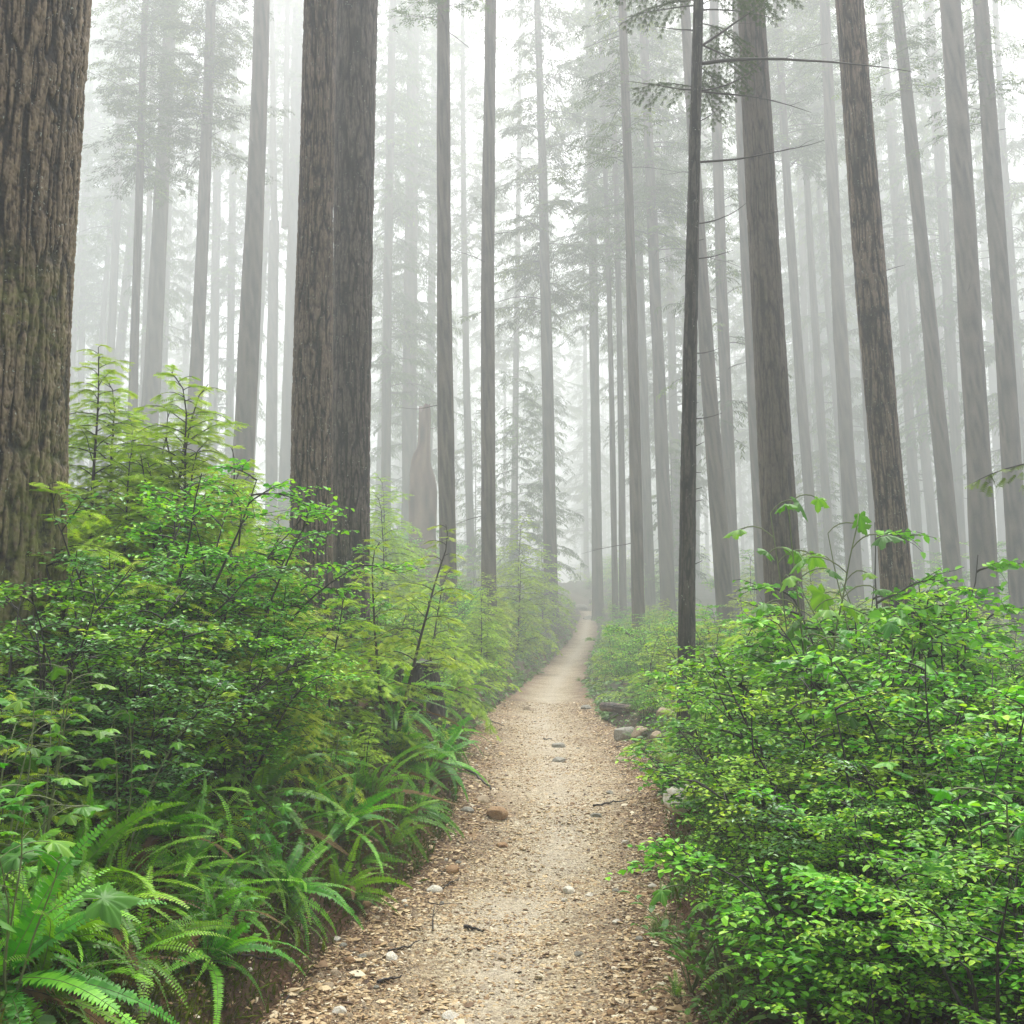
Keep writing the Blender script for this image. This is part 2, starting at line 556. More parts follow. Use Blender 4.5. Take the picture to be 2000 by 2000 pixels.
def chip_template(r_):
    th = np.arange(5) * 2 * math.pi / 5 + r_.uniform(-.35, .35, 5)
    rr = r_.uniform(.6, 1.1, 5)
    v = [(r_.uniform(-.3, .3), r_.uniform(-.3, .3), .55)] + [(rr[k] * math.cos(th[k]), rr[k] * math.sin(th[k]), r_.uniform(0, .3)) for k in range(5)] + [(0, 0, -.4)]
    return np.array(v)


gr = MB()
NG = 90000
yy = 3.6 + 18 * rng.random(NG) ** 1.9
l, r = path_lr(yy)
q = np.where(rng.random(NG) < .12, rng.uniform(-1.4, 1.4, NG), rng.uniform(-1.1, 1.1, NG))
xx = (l + r) / 2 + q * (r - l) / 2
dens = fbm(xx * 2.2, yy * 2.2, 91)
keep = (dens + .25 * np.abs(q) + rng.uniform(-.25, .25, NG)) > .46
xx, yy, q = xx[keep], yy[keep], q[keep]
zz = any_z(xx, yy)
size = np.exp(rng.normal(-4.62, .42, len(xx))) * (1 + .35 * (np.abs(q) > .7))
tilt = rng.normal(0, .22, (len(xx), 3)); tilt[:, 2] = 0
th = rng.uniform(0, 6.28, len(xx))
dirs = np.stack([np.cos(th), np.sin(th), tilt[:, 0]], -1)
ups = np.stack([tilt[:, 0], tilt[:, 1], np.ones(len(xx))], -1)
Rm = frame(dirs, ups)
for k in range(6):
    sel = np.arange(len(xx)) % 6 == k
    gr.batch(chip_template(rng), icof, np.stack([xx, yy, zz], -1)[sel], Rm[sel], np.stack([size, size * .8, size * .6], -1)[sel], rng.random(sel.sum()) ** .8)
tag(link('gravel', gr.mesh('gravel', [M['gravel']])), kind='stuff')

# ------------------------------------------------------------------ plant templates
OVAL = (np.array([[0, 0, 0], [.3, .30, .07], [.75, .24, .02], [1, 0, -.12], [.75, -.24, .02], [.3, -.30, .07]]), [[0, 5, 4, 3], [3, 2, 1, 0]])
LANCE = (np.array([[0, 0, 0], [.35, .16, .03], [1, 0, -.06], [.35, -.16, .03]]), [[0, 3, 2, 1]])
LONGOVAL = (OVAL[0] * np.array([1, 1.25, 1.3]), OVAL[1])
LONGLEAF = (np.array([[0, 0, 0], [.25, .17, .07], [.6, .17, .02], [1, 0, -.2], [.6, -.17, .02], [.25, -.17, .07], [.45, 0, 0]]),
            [[0, 5, 6, 1], [6, 5, 4, 3], [6, 3, 2, 1]])
PIX = None


def needle_twig(pairs=6):
    v, f = [], []
    for k in range(pairs):
        t = (k + .4) / pairs
        ln = .34 * (1 - .45 * abs(t - .4))
        for sg in (-1, 1):
            b = len(v)
            v += [(t - .05, 0, 0), (t + .08, 0, .01), (t + .15, sg * ln, -.02)]
            f.append((b, b + 1, b + 2))
    b = len(v)
    v += [(0, -.012, 0), (0, .012, 0), (1, 0, 0)]
    f.append((b, b + 1, b + 2))
    return np.array(v, float), f


NT = needle_twig()


def spray(mb, pts, rnd0, r_, seg=.055, twig_len=.24, mat=0, wood=1, template=NT, density=1.0, droop=.25, tipbright=.35):
    """flat feather of side twigs along a branch (pts polyline)"""
    pts = np.asarray(pts)
    seg_l = np.linalg.norm(np.diff(pts, axis=0), axis=1)
    cum = np.concatenate([[0], np.cumsum(seg_l)])
    L = cum[-1]
    n = max(3, int(L / (.055 / density)))
    tt = (np.arange(n) + .5 * r_.random(n)) / n
    tt = tt[tt > .12]
    P = np.stack([np.interp(tt * L, cum, pts[:, k]) for k in range(3)], -1)
    D = np.stack([np.interp(np.minimum(tt * L + .02, L), cum, pts[:, k]) for k in range(3)], -1) - np.stack([np.interp(np.maximum(tt * L - .02, 0), cum, pts[:, k]) for k in range(3)], -1)
    D /= np.linalg.norm(D, axis=1)[:, None] + 1e-9
    side = np.cross(D, [0, 0, 1.0]); side /= np.linalg.norm(side, axis=1)[:, None] + 1e-9
    sg = np.where(np.arange(len(tt)) % 2 == 0, 1, -1)[:, None]
    lens = twig_len * (1 - .75 * tt) * (.5 + .5 * np.minimum(1, tt * 4)) * r_.uniform(.7, 1.2, len(tt))
    dirs = D * .62 + side * sg * .8 + np.array([0, 0, -1]) * r_.uniform(0, droop, len(tt))[:, None]
    dirs /= np.linalg.norm(dirs, axis=1)[:, None]
    pos, dd, ss, rr = [], [], [], []
    for k in range(len(tt)):
        m = max(1, int(lens[k] / seg))
        base = P[k]
        for j in range(m):
            q = base + dirs[k] * lens[k] * (j / m) + np.array([0, 0, -.5]) * droop * lens[k] * (j / m) ** 2
            for s2 in (-1, 0, 1):
                if s2 == 0 and j < m - 1 and False: continue
                s_dir = np.cross(dirs[k], [0, 0, 1.0])
                d = dirs[k] * .8 + s_dir * s2 * .65 + np.array([0, 0, -droop * .7 * (j / m)])
                pos.append(q); dd.append(d); ss.append(seg * r_.uniform(.9, 1.35))
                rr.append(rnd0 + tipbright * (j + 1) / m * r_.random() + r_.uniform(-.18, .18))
    pos.append(pts[-1] - D[-1] * seg); dd.append(D[-1]); ss.append(seg * 1.4); rr.append(rnd0 + .3)
    dd = np.array(dd)
    up = np.tile([0, 0, 1.0], (len(dd), 1)) + r_.normal(0, .22, (len(dd), 3))
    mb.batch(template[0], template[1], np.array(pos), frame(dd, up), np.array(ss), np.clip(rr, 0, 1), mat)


def curve(p0, d0, L, n, droop, r_, jit=.05, lift=0):
    pts = [np.array(p0, float)]
    d = np.array(d0, float); d /= np.linalg.norm(d)
    for k in range(n):
        pts.append(pts[-1] + d * L / n)
        d = d + np.array([0, 0, -droop / n + lift / n]) + r_.normal(0, jit, 3)
        d /= np.linalg.norm(d)
    return np.array(pts)


def make_sapling(seed, H=2.0, W=.9, nb=34, stems=1, low=.12, rnd0=.42):
    """young hemlock: nodding leader, layered flat feathery boughs"""
    r_ = np.random.default_rng(seed)
    wood, fol = MB(), MB()
    for s in range(stems):
        lean = r_.normal(0, .06, 2) if stems == 1 else np.array([math.cos(s * 2.6 + seed), math.sin(s * 2.6 + seed)]) * .16
        st = curve((0, 0, -.1), (lean[0], lean[1], 1), H * (1 - .12 * s), 14, 0, r_, .03)
        tipd = r_.normal(0, 1, 2); tipd /= np.linalg.norm(tipd)
        st[-1] += [tipd[0] * .10 * H / 2, tipd[1] * .10 * H / 2, -.05]
        st[-2] += [tipd[0] * .03, tipd[1] * .03, 0]
        wood.tube(st, np.linspace(.016 * H / 2 + .004, .0025, 15), 5)
        n = nb // stems
        for k in range(n):
            t = low + (1 - low) * (k + r_.random()) / n
            p = np.array([np.interp(t * 14, range(15), st[:, c]) for c in range(3)])
            az = k * 2.4 + r_.uniform(-.5, .5)
            ln = W * (1 - t) ** .75 * r_.uniform(.45, 1.2) + .07
            up = .25 + .5 * t + r_.normal(0, .15)
            b = curve(p, (math.cos(az), math.sin(az), up), ln, 8, 1.25, r_, .08)
            wood.tube(b, np.linspace(.0065 * ln + .0015, .0012, 9), 4)
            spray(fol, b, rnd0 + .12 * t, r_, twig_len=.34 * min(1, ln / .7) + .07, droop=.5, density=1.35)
    return wood.mesh('stem', [M['twig']], True), fol.mesh('foliage', [M['fir']])


def make_huckle(seed, H=1.2, W=.8, stems=6, leaf=.030, mat='huck', dense=1.0, fill=.9, tmpl=OVAL):
    """multi-stemmed shrub: dark zigzag twigs carrying layered flat rows of small oval leaves"""
    r_ = np.random.default_rng(seed)
    wood, fol = MB(), MB()
    pos, dd, ss, rr = [], [], [], []

    def twig(pts, base_r):
        n = len(pts)
        L = np.linalg.norm(np.diff(pts, axis=0), axis=1).sum()
        m = max(3, int(L / (leaf * .62)))
        for k in range(m):
            t = (k + .6) / m
            p = np.array([np.interp(t * (n - 1), range(n), pts[:, c]) for c in range(3)])
            j = min(n - 2, int(t * (n - 1)))
            d = pts[j + 1] - pts[j]; d /= np.linalg.norm(d) + 1e-9
            sd = np.cross(d, [0, 0, 1.0]); sd /= np.linalg.norm(sd) + 1e-9
            if r_.random() > fill: continue
            q = d * .45 + sd * (1 if k % 2 else -1) * .9 + np.array([0, 0, r_.normal(-.05, .22)])
            pos.append(p); dd.append(q); ss.append(leaf * r_.uniform(.6, 1.2) * (1 - .25 * t))
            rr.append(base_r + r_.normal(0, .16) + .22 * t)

    for s in range(stems):
        az = s * 2 * math.pi / stems + r_.uniform(-.5, .5)
        out = r_.uniform(.15, .5)
        st = curve((.04 * math.cos(az), .04 * math.sin(az), -.08), (math.cos(az) * out, math.sin(az) * out, 1), H * r_.uniform(.75, 1.1), 12, .55, r_, .09)
        wood.tube(st, np.linspace(.009 * H + .003, .0022, 13), 5)
        for k in range(int(9 * dense)):
            t = r_.uniform(.22, 1)
            p = np.array([np.interp(t * 12, range(13), st[:, c]) for c in range(3)])
            a2 = az + r_.uniform(-2.2, 2.2)
            ln = W * r_.uniform(.3, .65) * (1.15 - .5 * t)
            br = curve(p, (math.cos(a2), math.sin(a2), r_.uniform(.15, .8)), ln, 8, .7, r_, .10)
            wood.tube(br, np.linspace(.0045, .0014, 9), 4)
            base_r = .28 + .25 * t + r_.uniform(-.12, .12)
            for j in range(int(9 * dense)):
                t2 = r_.uniform(.15, 1)
                p2 = np.array([np.interp(t2 * 8, range(9), br[:, c]) for c in range(3)])
                a3 = a2 + (1 if j % 2 else -1) * r_.uniform(.5, 1.2)
                tw = curve(p2, (math.cos(a3), math.sin(a3), r_.uniform(-.05, .35)), r_.uniform(.12, .30) * W / .8, 4, .35, r_, .10)
                wood.tube(tw, np.linspace(.0018, .0008, 5), 3)
                twig(tw, base_r)
            twig(br[4:], base_r)
    dd = np.array(dd)
    up = np.tile([0, 0, 1.0], (len(dd), 1)) + r_.normal(0, .30, (len(dd), 3))
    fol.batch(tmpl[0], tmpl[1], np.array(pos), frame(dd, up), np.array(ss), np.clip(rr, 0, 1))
    return wood.mesh('stem', [M['twig']], True), fol.mesh('foliage', [M[mat]])


PINNA = (np.array([[0, .12, 0], [0, -.12, 0], [.45, -.13, .02], [1, 0, -.05], [.45, .13, .02]]), [[0, 1, 2, 4], [4, 2, 3, 3]])
PINNA = (np.array([[0, .14, 0], [0, -.10, 0], [.5, -.12, .03], [.5, .13, .03], [1, .02, -.06]]), None)


def make_fern(seed, n=20, L=.75, dead=5, spread=1.0, az_bias=None):
    r_ = np.random.default_rng(seed)
    live, deadm = MB(), MB()
    quad = (PINNA[0][:4], [[0, 1, 2, 3]])
    tri = (PINNA[0][[3, 2, 4]], [[0, 1, 2]])
    for k in range(n + dead):
        isdead = k >= n
        mb = deadm if isdead else live
        az = k * 2.4 + r_.uniform(-.4, .4)
        if az_bias is not None and r_.random() < .6:
            az = az_bias + r_.normal(0, .8)
        el = r_.uniform(.15, 1.3) if not isdead else r_.uniform(-.1, .3)
        ln = L * r_.uniform(.65, 1.1)
        m = 12
        d = np.array([math.cos(az) * math.cos(el), math.sin(az) * math.cos(el), math.sin(el)])
        b = curve((0, 0, .0), d, ln, m, (.9 + .9 * math.sin(max(0, el))) * spread + (.5 if isdead else 0), r_, .025)
        mb.tube(b, np.linspace(.0030, .0010, m + 1), 4, 1, .8)
        npn = int(ln / .017)
        t = (np.arange(npn) + .5) / npn
        t = t[t > .10]
        P = np.stack([np.interp(t * m, range(m + 1), b[:, c]) for c in range(3)], -1)
        D = np.stack([np.interp(np.minimum(t * m + .5, m), range(m + 1), b[:, c]) - np.interp(np.maximum(t * m - .5, 0), range(m + 1), b[:, c]) for c in range(3)], -1)
        D /= np.linalg.norm(D, axis=1)[:, None]
        S = np.cross(D, [0, 0, 1.0]); S /= np.linalg.norm(S, axis=1)[:, None] + 1e-9
        roll = r_.uniform(-.5, .5)
        Up = np.cross(S, D)
        S = S * math.cos(roll) + Up * math.sin(roll)
        env = np.minimum(1, (t - .02) * 5) ** .7 * np.clip(1.02 - t, 0, 1) ** .55
        pl = .068 * ln / .75 * env * r_.uniform(.85, 1.1, len(env)) * np.where(r_.random(len(env)) < .04, .4, 1)
        base = r_.uniform(.15, .75)
        for sg in (-1, 1):
            dr = S * sg + D * .28 + Up * r_.uniform(-.15, .35) + r_.normal(0, .06, P.shape)
            up = np.cross(dr, D * sg); up *= np.sign(up[:, 2:3] + 1e-6)
            R = frame(dr, up)
            sc = np.stack([pl, np.full(len(pl), .075) * ln / .75 * r_.uniform(.8, 1.2, len(pl)) * (.5 + .5 * env), pl], -1)
            rr = np.clip(base + .25 * t + r_.normal(0, .08, len(t)), 0, 1)
            mb.batch(quad[0], quad[1], P, R, sc, rr)
            mb.batch(tri[0], tri[1], P, R, sc, rr)
    out = [('fronds', live.mesh('fronds', [M['fern'], M['green_stem']]))]
    if dead: out.append(('dead_fronds', deadm.mesh('dead_fronds', [M['fern_dead'], M['twig']])))
    return out


def lobed_leaf(r_, lobes=5, deep=.42, teeth=3):
    """palmate leaf blade: tip at +X, stalk at origin, ridged veins, serrated margin, drooping lobes"""
    ang = np.linspace(-2.35, 2.35, lobes)
    out = []
    for k, a in enumerate(ang):
        ln = (1.0 - .38 * (abs(a) / 2.35) ** 1.2) * r_.uniform(.93, 1.07)
        half = (ang[1] - ang[0]) / 2
        for j in range(-teeth * 2, teeth * 2 + 1):
            s = j / (teeth * 2)
            rr = ln * (1 - deep * abs(s) ** .8) * (1 - .07 * (j % 2))
            out.append((a + s * half * .92, rr, 1 - abs(s)))
    out = [(a, q, w) for a, q, w in out]
    v = [(0.0, 0.0, 0.0)]
    rows = 3
    for (a, q, w) in out:
        for rI in range(1, rows + 1):
            f = rI / rows
            z = -.10 * q * (f ** 2) - .16 * f * q * (q > .6) * f + .035 * (w - .5) * f * 2 - .13 * f * f * abs(math.sin(a)) 
            v.append((q * f * math.cos(a), q * f * math.sin(a), z))
    f = []
    n = len(out)
    quads = []
    for k in range(n - 1):
        a0, a1 = 1 + k * rows, 1 + (k + 1) * rows
        f.append((0, a0, a1))
        for rI in range(rows - 1):
            quads.append((a0 + rI, a0 + rI + 1, a1 + rI + 1, a1 + rI))
    v = np.array(v); v[:, 0] += .08
    w = np.concatenate([[.5], np.repeat([o[2] for o in out], rows)])
    return v, f, quads, w


def make_broad(seed, H=.9, n=9, size=.17, mat='broad'):
    """thimbleberry-like plant: a few stems, big soft lobed leaves held flat"""
    r_ = np.random.default_rng(seed)
    wood, fol = MB(), MB()
    stems = 3 if n > 5 else 1
    k = 0
    for s in range(stems):
        az = r_.uniform(0, 6.28)
        st = curve((0, 0, -.05), (math.cos(az) * .15, math.sin(az) * .15, 1), H * r_.uniform(.7, 1), 10, .3, r_, .07)
        wood.tube(st, np.linspace(.006, .002, 11), 5)
        m = n // stems
        for j in range(m):
            t = .30 + .70 * (j + 1) / m
            p = np.array([np.interp(t * 10, range(11), st[:, c]) for c in range(3)])
            a2 = az + j * 2.4 + r_.uniform(-.4, .4)
            pet = curve(p, (math.cos(a2), math.sin(a2), .55), .09 + size * .5 * r_.uniform(.6, 1.2), 5, .9, r_, .04)
            wood.tube(pet, .0016, 4)
            v, f, qd, w = lobed_leaf(r_)
            sc = size * r_.uniform(.65, 1.1) * (.8 if j == m - 1 else 1)
            d = np.array([[math.cos(a2), math.sin(a2), -.1 + r_.normal(0, .3)]])
            up = np.array([[r_.normal(0, .4), r_.normal(0, .4) - .25, 1]])
            R = frame(d, up)[0]
            vv = (v * sc * .62) @ R.T + pet[-1]
            rr = np.clip(r_.uniform(.2, .9) + .25 * (w - .5), 0, 1)
            fol.add(vv, f, rr)
            fol.add(vv, qd, rr)
    return wood.mesh('stem', [M['green_stem']], True), fol.mesh('leaves', [M[mat]], True)


def make_arching(seed, n=5, L=.55, leaf=.11):
    """false solomon's seal: arching stems with alternate pointed leaves"""
    r_ = np.random.default_rng(seed)
    wood, fol = MB(), MB()
    pos, dd, ss, rr = [], [], [], []
    for s in range(n):
        az = r_.uniform(0, 6.28)
        st = curve((0, 0, 0), (math.cos(az) * .5, math.sin(az) * .5, .9), L * r_.uniform(.7, 1.15), 10, 1.1, r_, .03)
        wood.tube(st, np.linspace(.0035, .0014, 11), 5)
        m = 9
        b = r_.uniform(.3, .8)
        for k in range(m):
            t = .25 + .75 * k / (m - 1)
            p = np.array([np.interp(t * 10, range(11), st[:, c]) for c in range(3)])
            j = min(9, int(t * 10))
            d = st[j + 1] - st[j]; d /= np.linalg.norm(d)
            sd = np.cross(d, [0, 0, 1.0])
            pos.append(p); dd.append(d * .6 + sd * (1 if k % 2 else -1) + np.array([0, 0, .1]))
            ss.append(leaf * (1 - .45 * t) * r_.uniform(.85, 1.15)); rr.append(b + r_.uniform(-.15, .2))
    dd = np.array(dd)
    fol.batch(LONGLEAF[0], LONGLEAF[1][:1], np.array(pos), frame(dd), np.array(ss), np.clip(rr, 0, 1))
    fol.batch(LONGLEAF[0], LONGLEAF[1][1:], np.array(pos), frame(dd), np.array(ss), np.clip(rr, 0, 1))
    return wood.mesh('stem', [M['green_stem']], True), fol.mesh('leaves', [M['broad']], True)


def make_grass(seed, n=130, L=.38):
    r_ = np.random.default_rng(seed)
    mb = MB()
    for k in range(n):
        az = r_.uniform(0, 6.28); el = r_.uniform(.7, 1.45)
        b = curve((r_.normal(0, .05), r_.normal(0, .05), -.02), (math.cos(az) * math.cos(el), math.sin(az) * math.cos(el), math.sin(el)), L * r_.uniform(.5, 1.1), 5, 1.3, r_, .04)
        sd = np.array([-math.sin(az), math.cos(az), 0]) * .0032
        w = np.array([.8, 1, .9, .7, .4, .05])[:, None]
        v = np.concatenate([b + sd * w, b - sd * w])
        mb.add(v, [(i_, i_ + 1, i_ + 7, i_ + 6) for i_ in range(5)], np.tile(np.linspace(.1, 1, 6), 2) * r_.uniform(.4, 1))
    return mb.mesh('grass_tuft', [M['grass']])


CLUMP = (np.array([[0, 0, 0], [.3, .13, 0], [.75, .10, -.08], [1, 0, -.2], [.75, -.10, -.08], [.3, -.13, 0]]), [[0, 5, 4, 3], [3, 2, 1, 0]])


def make_crown(seed, H=16, nb=80, W=2.6, dense=1.0, low=.0):
    """limbs of a tall hemlock with drooping, ragged sprays; origin at the lowest limb"""
    r_ = np.random.default_rng(seed)
    wood, fol = MB(), MB()
    pos, dd, ss, rr = [], [], [], []
    for k in range(nb):
        t = (k + r_.random()) / nb
        z = H * t
        az = r_.uniform(0, 6.28)
        ln = W * (1 - .55 * t) * r_.uniform(.45, 1.15)
        b = curve((0, 0, z), (math.cos(az), math.sin(az), r_.uniform(-.05, .45)), ln, 9, r_.uniform(.6, 1.5), r_, .08)
        wood.tube(b, np.linspace(.008 * ln + .003, .002, 10), 3)
        if r_.random() < .18 * (1 - t): continue
        base = r_.uniform(.1, .7)
        m = int(ln / .11 * dense)
        for j in range(m):
            t2 = r_.uniform(.12, 1)
            p = np.array([np.interp(t2 * 9, range(10), b[:, c]) for c in range(3)])
            a2 = az + (1 if j % 2 else -1) * r_.uniform(.5, 1.3)
            tl = r_.uniform(.18, .62) * (1.1 - .5 * t2)
            tw = curve(p, (math.cos(a2), math.sin(a2), r_.uniform(-.35, .15)), tl, 5, 1.0, r_, .10)
            nn = max(3, int(tl / .045))
            for q in range(nn):
                t3 = (q + .5) / nn
                pp = np.array([np.interp(t3 * 5, range(6), tw[:, c]) for c in range(3)])
                d = tw[min(5, int(t3 * 5) + 1)] - tw[int(t3 * 5)]
                d = d / (np.linalg.norm(d) + 1e-9)
                sd = np.cross(d, [0, 0, 1.0])
                pos.append(pp); dd.append(d * .7 + sd * (1 if q % 2 else -1) * .75 + np.array([0, 0, -.25]) + r_.normal(0, .12, 3))
                ss.append(r_.uniform(.08, .17)); rr.append(base + r_.uniform(-.2, .3))
    dd = np.array(dd)
    up = np.tile([0, 0, 1.0], (len(dd), 1)) + r_.normal(0, .4, (len(dd), 3))
    fol.batch(CLUMP[0], CLUMP[1], np.array(pos), frame(dd, up), np.array(ss), np.clip(rr, 0, 1))
    return wood.mesh('limbs', [M['bark_grey']], True), fol.mesh('foliage', [M['fir_far']])


# ------------------------------------------------------------------ trunks
def trunk_mesh(p_base, p_top, r_base, r_top, mat, seed, sides, rings, ridge_w=.04, depth=.015, moss=0, flare=.35, irregular=.08):
    """bark-ridged trunk from p_base up to p_top (coordinates relative to p_base)"""
    ax = np.array(p_top) - np.array(p_base)
    H = np.linalg.norm(ax)
    t = np.linspace(0, 1, rings)
    if sides > 100:                                      # finer rings where the bark is seen close
        t = np.concatenate([np.linspace(0, .55, int(rings * .85)), np.linspace(.55, 1, int(rings * .15) + 1)[1:]])
    rings = len(t)
    th = np.arange(sides) * 2 * math.pi / sides
    T, TH = np.meshgrid(t, th, indexing='ij')
    zz = T * H
    rad = r_base + (r_top - r_base) * T
    rad = rad * (1 + flare * np.exp(-zz / (r_base * 2.2)))
    rad = rad * (1 + irregular * (vnoise(TH / (2 * math.pi) * 5, zz * .35, seed, 5) - .5) * 2)
    nr = max(6, int(2 * math.pi * r_base / ridge_w))
    warp = (vnoise(TH / (2 * math.pi) * 12, zz * 1.6, seed + 3, 12) - .5) * 1.1
    a = vnoise(np.mod(TH / (2 * math.pi) * nr + warp, nr), zz / (ridge_w * 10), seed + 5, nr)
    b = vnoise(np.mod(TH / (2 * math.pi) * nr * 2 + warp * 2, nr * 2), zz / (ridge_w * 4), seed + 6, nr * 2)
    fur = np.clip(np.abs(2 * a - 1) * 2.9, 0, 1)                      # narrow dark fissures between flat ridges
    fur2 = np.clip(np.abs(2 * b - 1) * 2.6, 0, 1)
    plate = vnoise(np.mod(TH / (2 * math.pi) * nr * 2 + warp, nr * 2), zz / (ridge_w * 1.6) + a * 2, seed + 7, nr * 2)
    fine_ = vnoise(np.mod(TH / (2 * math.pi) * nr * 4, nr * 4), zz / (ridge_w * .5), seed + 8, nr * 4)
    h = np.clip(fur * (.5 + .5 * fur2) * (.66 + .3 * plate) + .32 * (fine_ - .5), 0, 1)
    rad = rad + depth * (h - .5)
    # frame of the axis
    d = ax / H
    e1 = np.cross(d, [0, 1.0, 0]); e1 /= np.linalg.norm(e1); e2 = np.cross(e1, d)
    bow = np.sin(T * math.pi) * H * .004 * math.sin(seed)
    V = (T[..., None] * ax) + rad[..., None] * (np.cos(TH)[..., None] * e1 + np.sin(TH)[..., None] * e2) + bow[..., None] * e1
    mb = MB()
    i = np.arange(rings - 1)[:, None] * sides; j = np.arange(sides)[None]; j2 = (j + 1) % sides
    mb.add(V.reshape(-1, 3), np.stack([i + j, i + j2, i + sides + j2, i + sides + j], -1).reshape(-1, 4))
    topc = np.concatenate([V[-1], [V[-1].mean(0) + d * .05]])
    mb.add(topc, [(k, (k + 1) % sides, sides) for k in range(sides)])
    mo = np.zeros(V.shape[:2])
    if moss:
        n1 = vnoise(TH / (2 * math.pi) * 9, zz * 1.6, seed + 9, 9)
        side_face = np.clip(np.cos(TH - (0.9 if moss > 1 else 2)), 0, 1)
        mo = np.clip((1.25 - zz / 2.3) + (n1 - .5) * 1.4, 0, 1) * .9
        mo = np.clip(mo * .9 + side_face * np.clip(n1 * 2.4 - .7, 0, 1) * np.clip(1.7 - zz / 4.0, 0, 1), 0, 1) * min(moss, 1)
    hh = np.concatenate([h.ravel(), np.full(sides + 1, .5)])
    mm = np.concatenate([mo.ravel(), np.zeros(sides + 1)])
    return mb.mesh('trunk', [M[mat]], True, {'h': hh, 'moss': mm})


crowns = [make_crown(100 + k, 17, 120, 2.6, 2.0) for k in range(4)]
sparse = [make_crown(200 + k, 15, 60, 2.2, 1.1) for k in range(3)]


def dead_branches(seed, p_base, p_top, items):
    """items: (height above base, azimuth, length, elevation, droop)"""
    r_ = np.random.default_rng(seed)
    out = []
    ax = np.array(p_top) - np.array(p_base); H = np.linalg.norm(ax)
    for (h, az, ln, el, dr) in items:
        mb = MB()
        p = ax * (h / H)
        b = curve(p, (math.cos(az), math.sin(az), el), ln, 9, dr, r_, .05)
        mb.tube(b, np.linspace(.006 + .0055 * ln, .0018, 10), 5)
        if ln > .5:
            for q in range(int(ln * 3)):
                t = r_.uniform(.35, .95)
                pp = np.array([np.interp(t * 9, range(10), b[:, c]) for c in range(3)])
                a2 = az + r_.choice([-1, 1]) * r_.uniform(.4, 1)
                mb.tube(curve(pp, (math.cos(a2), math.sin(a2), el + .2), r_.uniform(.08, .3) * ln, 4, dr, r_, .1), np.linspace(.003, .001, 5), 3)
        out.append(mb.mesh('dead_branch', [M['twig']], True))
    return out


n_tree = 0


def tree(u0, v0, u1, v1, wpx0, wpx1, d, mat='bark_grey', label=None, group=None, crown=None, crown_h=None, Htop=None, sides=None, rings=None,
         ridge_w=.05, depth=.012, moss=0, snags=5, cat='tree', flare=.3):
    """a conifer whose trunk axis passes through two picture positions at depth d"""
    global n_tree
    n_tree += 1
    a, b = at(u0, v0, d), at(u1, v1, d)
    ax = (a - b) / (a - b)[2]
    # base on the ground
    base = b.copy()
    for _ in range(6):
        gz = ground_z(base[0], base[1]) - .12
        base = b + ax * (gz - b[2])
    if Htop is None:
        vis = at(1000, 0, d)[2]
        Htop = vis + 4.5
    top = base + ax * (Htop - base[2])
    f0, f1 = a[1] * CT + (a[2] - ZC) * ST, b[1] * CT + (b[2] - ZC) * ST
    r0, r1 = wpx0 / 2 * f0 / 2000, wpx1 / 2 * f1 / 2000           # radii at a (high) and b (low)
    slope = (r0 - r1) / (a[2] - b[2])
    rb = r1 + slope * (base[2] - b[2])
    rt = max(.35 * r0, r1 + slope * (top[2] - b[2]))
    if sides is None: sides = 40 if d < 20 else 22
    if rings is None: rings = 160 if d < 20 else 60
    tm = trunk_mesh(base, top, rb, rt, mat, n_tree * 13, sides, rings, ridge_w, depth, moss, flare)
    root = link('conifer_tree', None, loc=base)
    root.empty_display_size = .3
    tag(root, label, cat, group)
    link('trunk', tm, root)
    r_ = np.random.default_rng(n_tree)
    if snags:
        items = []
        for k in range(snags):
            h = r_.uniform(.12, .95) * (Htop - base[2])
            items.append((h, r_.uniform(0, 6.28), r_.uniform(.12, .5) if r_.random() < .6 else r_.uniform(.8, 2.2), r_.uniform(-.2, .5), r_.uniform(-.3, .6)))
        for me in dead_branches(n_tree, base, top, items): link('dead_branch', me, root)
    if crown:
        for kk, (ww, ff) in enumerate(crown):
            h = crown_h if crown_h is not None else 6
            if h > 50: h = at(1000, h, d)[2] - base[2]
            h = max(3, min(h, Htop - base[2] - 3))
            o1 = link('limbs', ww, root, loc=ax * h, rz=r_.uniform(0, 6.28))
            o2 = link('foliage', ff, root, loc=ax * h, rz=o1.rotation_euler[2])
            sc = (Htop - base[2] - h) / 16.5
            s_ = max(.9, min(2.6, d / 28))
            o1.scale = o2.scale = (s_, s_, max(.35, sc))
    return root, base, top


CR, SP = crowns, sparse

# ------------------------------------------------------------------ the near trees
# u0 v0 u1 v1 w0 w1 depth
tree(28, 0, -38, 1000, 290, 300, 6.0, 'bark_dark', 'massive rough barked conifer trunk with moss and pale lichen flecks, cut by the picture edge', 'great trees beside the trail',
     Htop=9.5, sides=620, rings=1100, ridge_w=.030, depth=.030, moss=2, snags=0, flare=.12)
tree(630, 0, 611, 1030, 61, 80, 11.0, 'bark_brown', 'brown furrowed conifer trunk, front one of the touching pair left of the trail', 'great trees beside the trail',
     Htop=12.5, sides=300, rings=900, ridge_w=.034, depth=.024, moss=0, snags=0, flare=.25)
tree(702, 0, 688, 1080, 78, 72, 12.4, 'bark_plum', 'dark brown conifer trunk standing just behind its touching twin, with smoother bark', 'great trees beside the trail',
     Htop=13, sides=280, rings=800, ridge_w=.034, depth=.018, moss=0, snags=0, flare=.2)
rootY, baseY, topY = tree(1368, 0, 1345, 1243, 19, 33, 10.5, 'bark_black', 'thin almost black conifer with many dead snapped twigs beside the trail', 'slim trees', Htop=10.6, sides=90,
     rings=600, ridge_w=.035, depth=.008, snags=0, flare=.35)
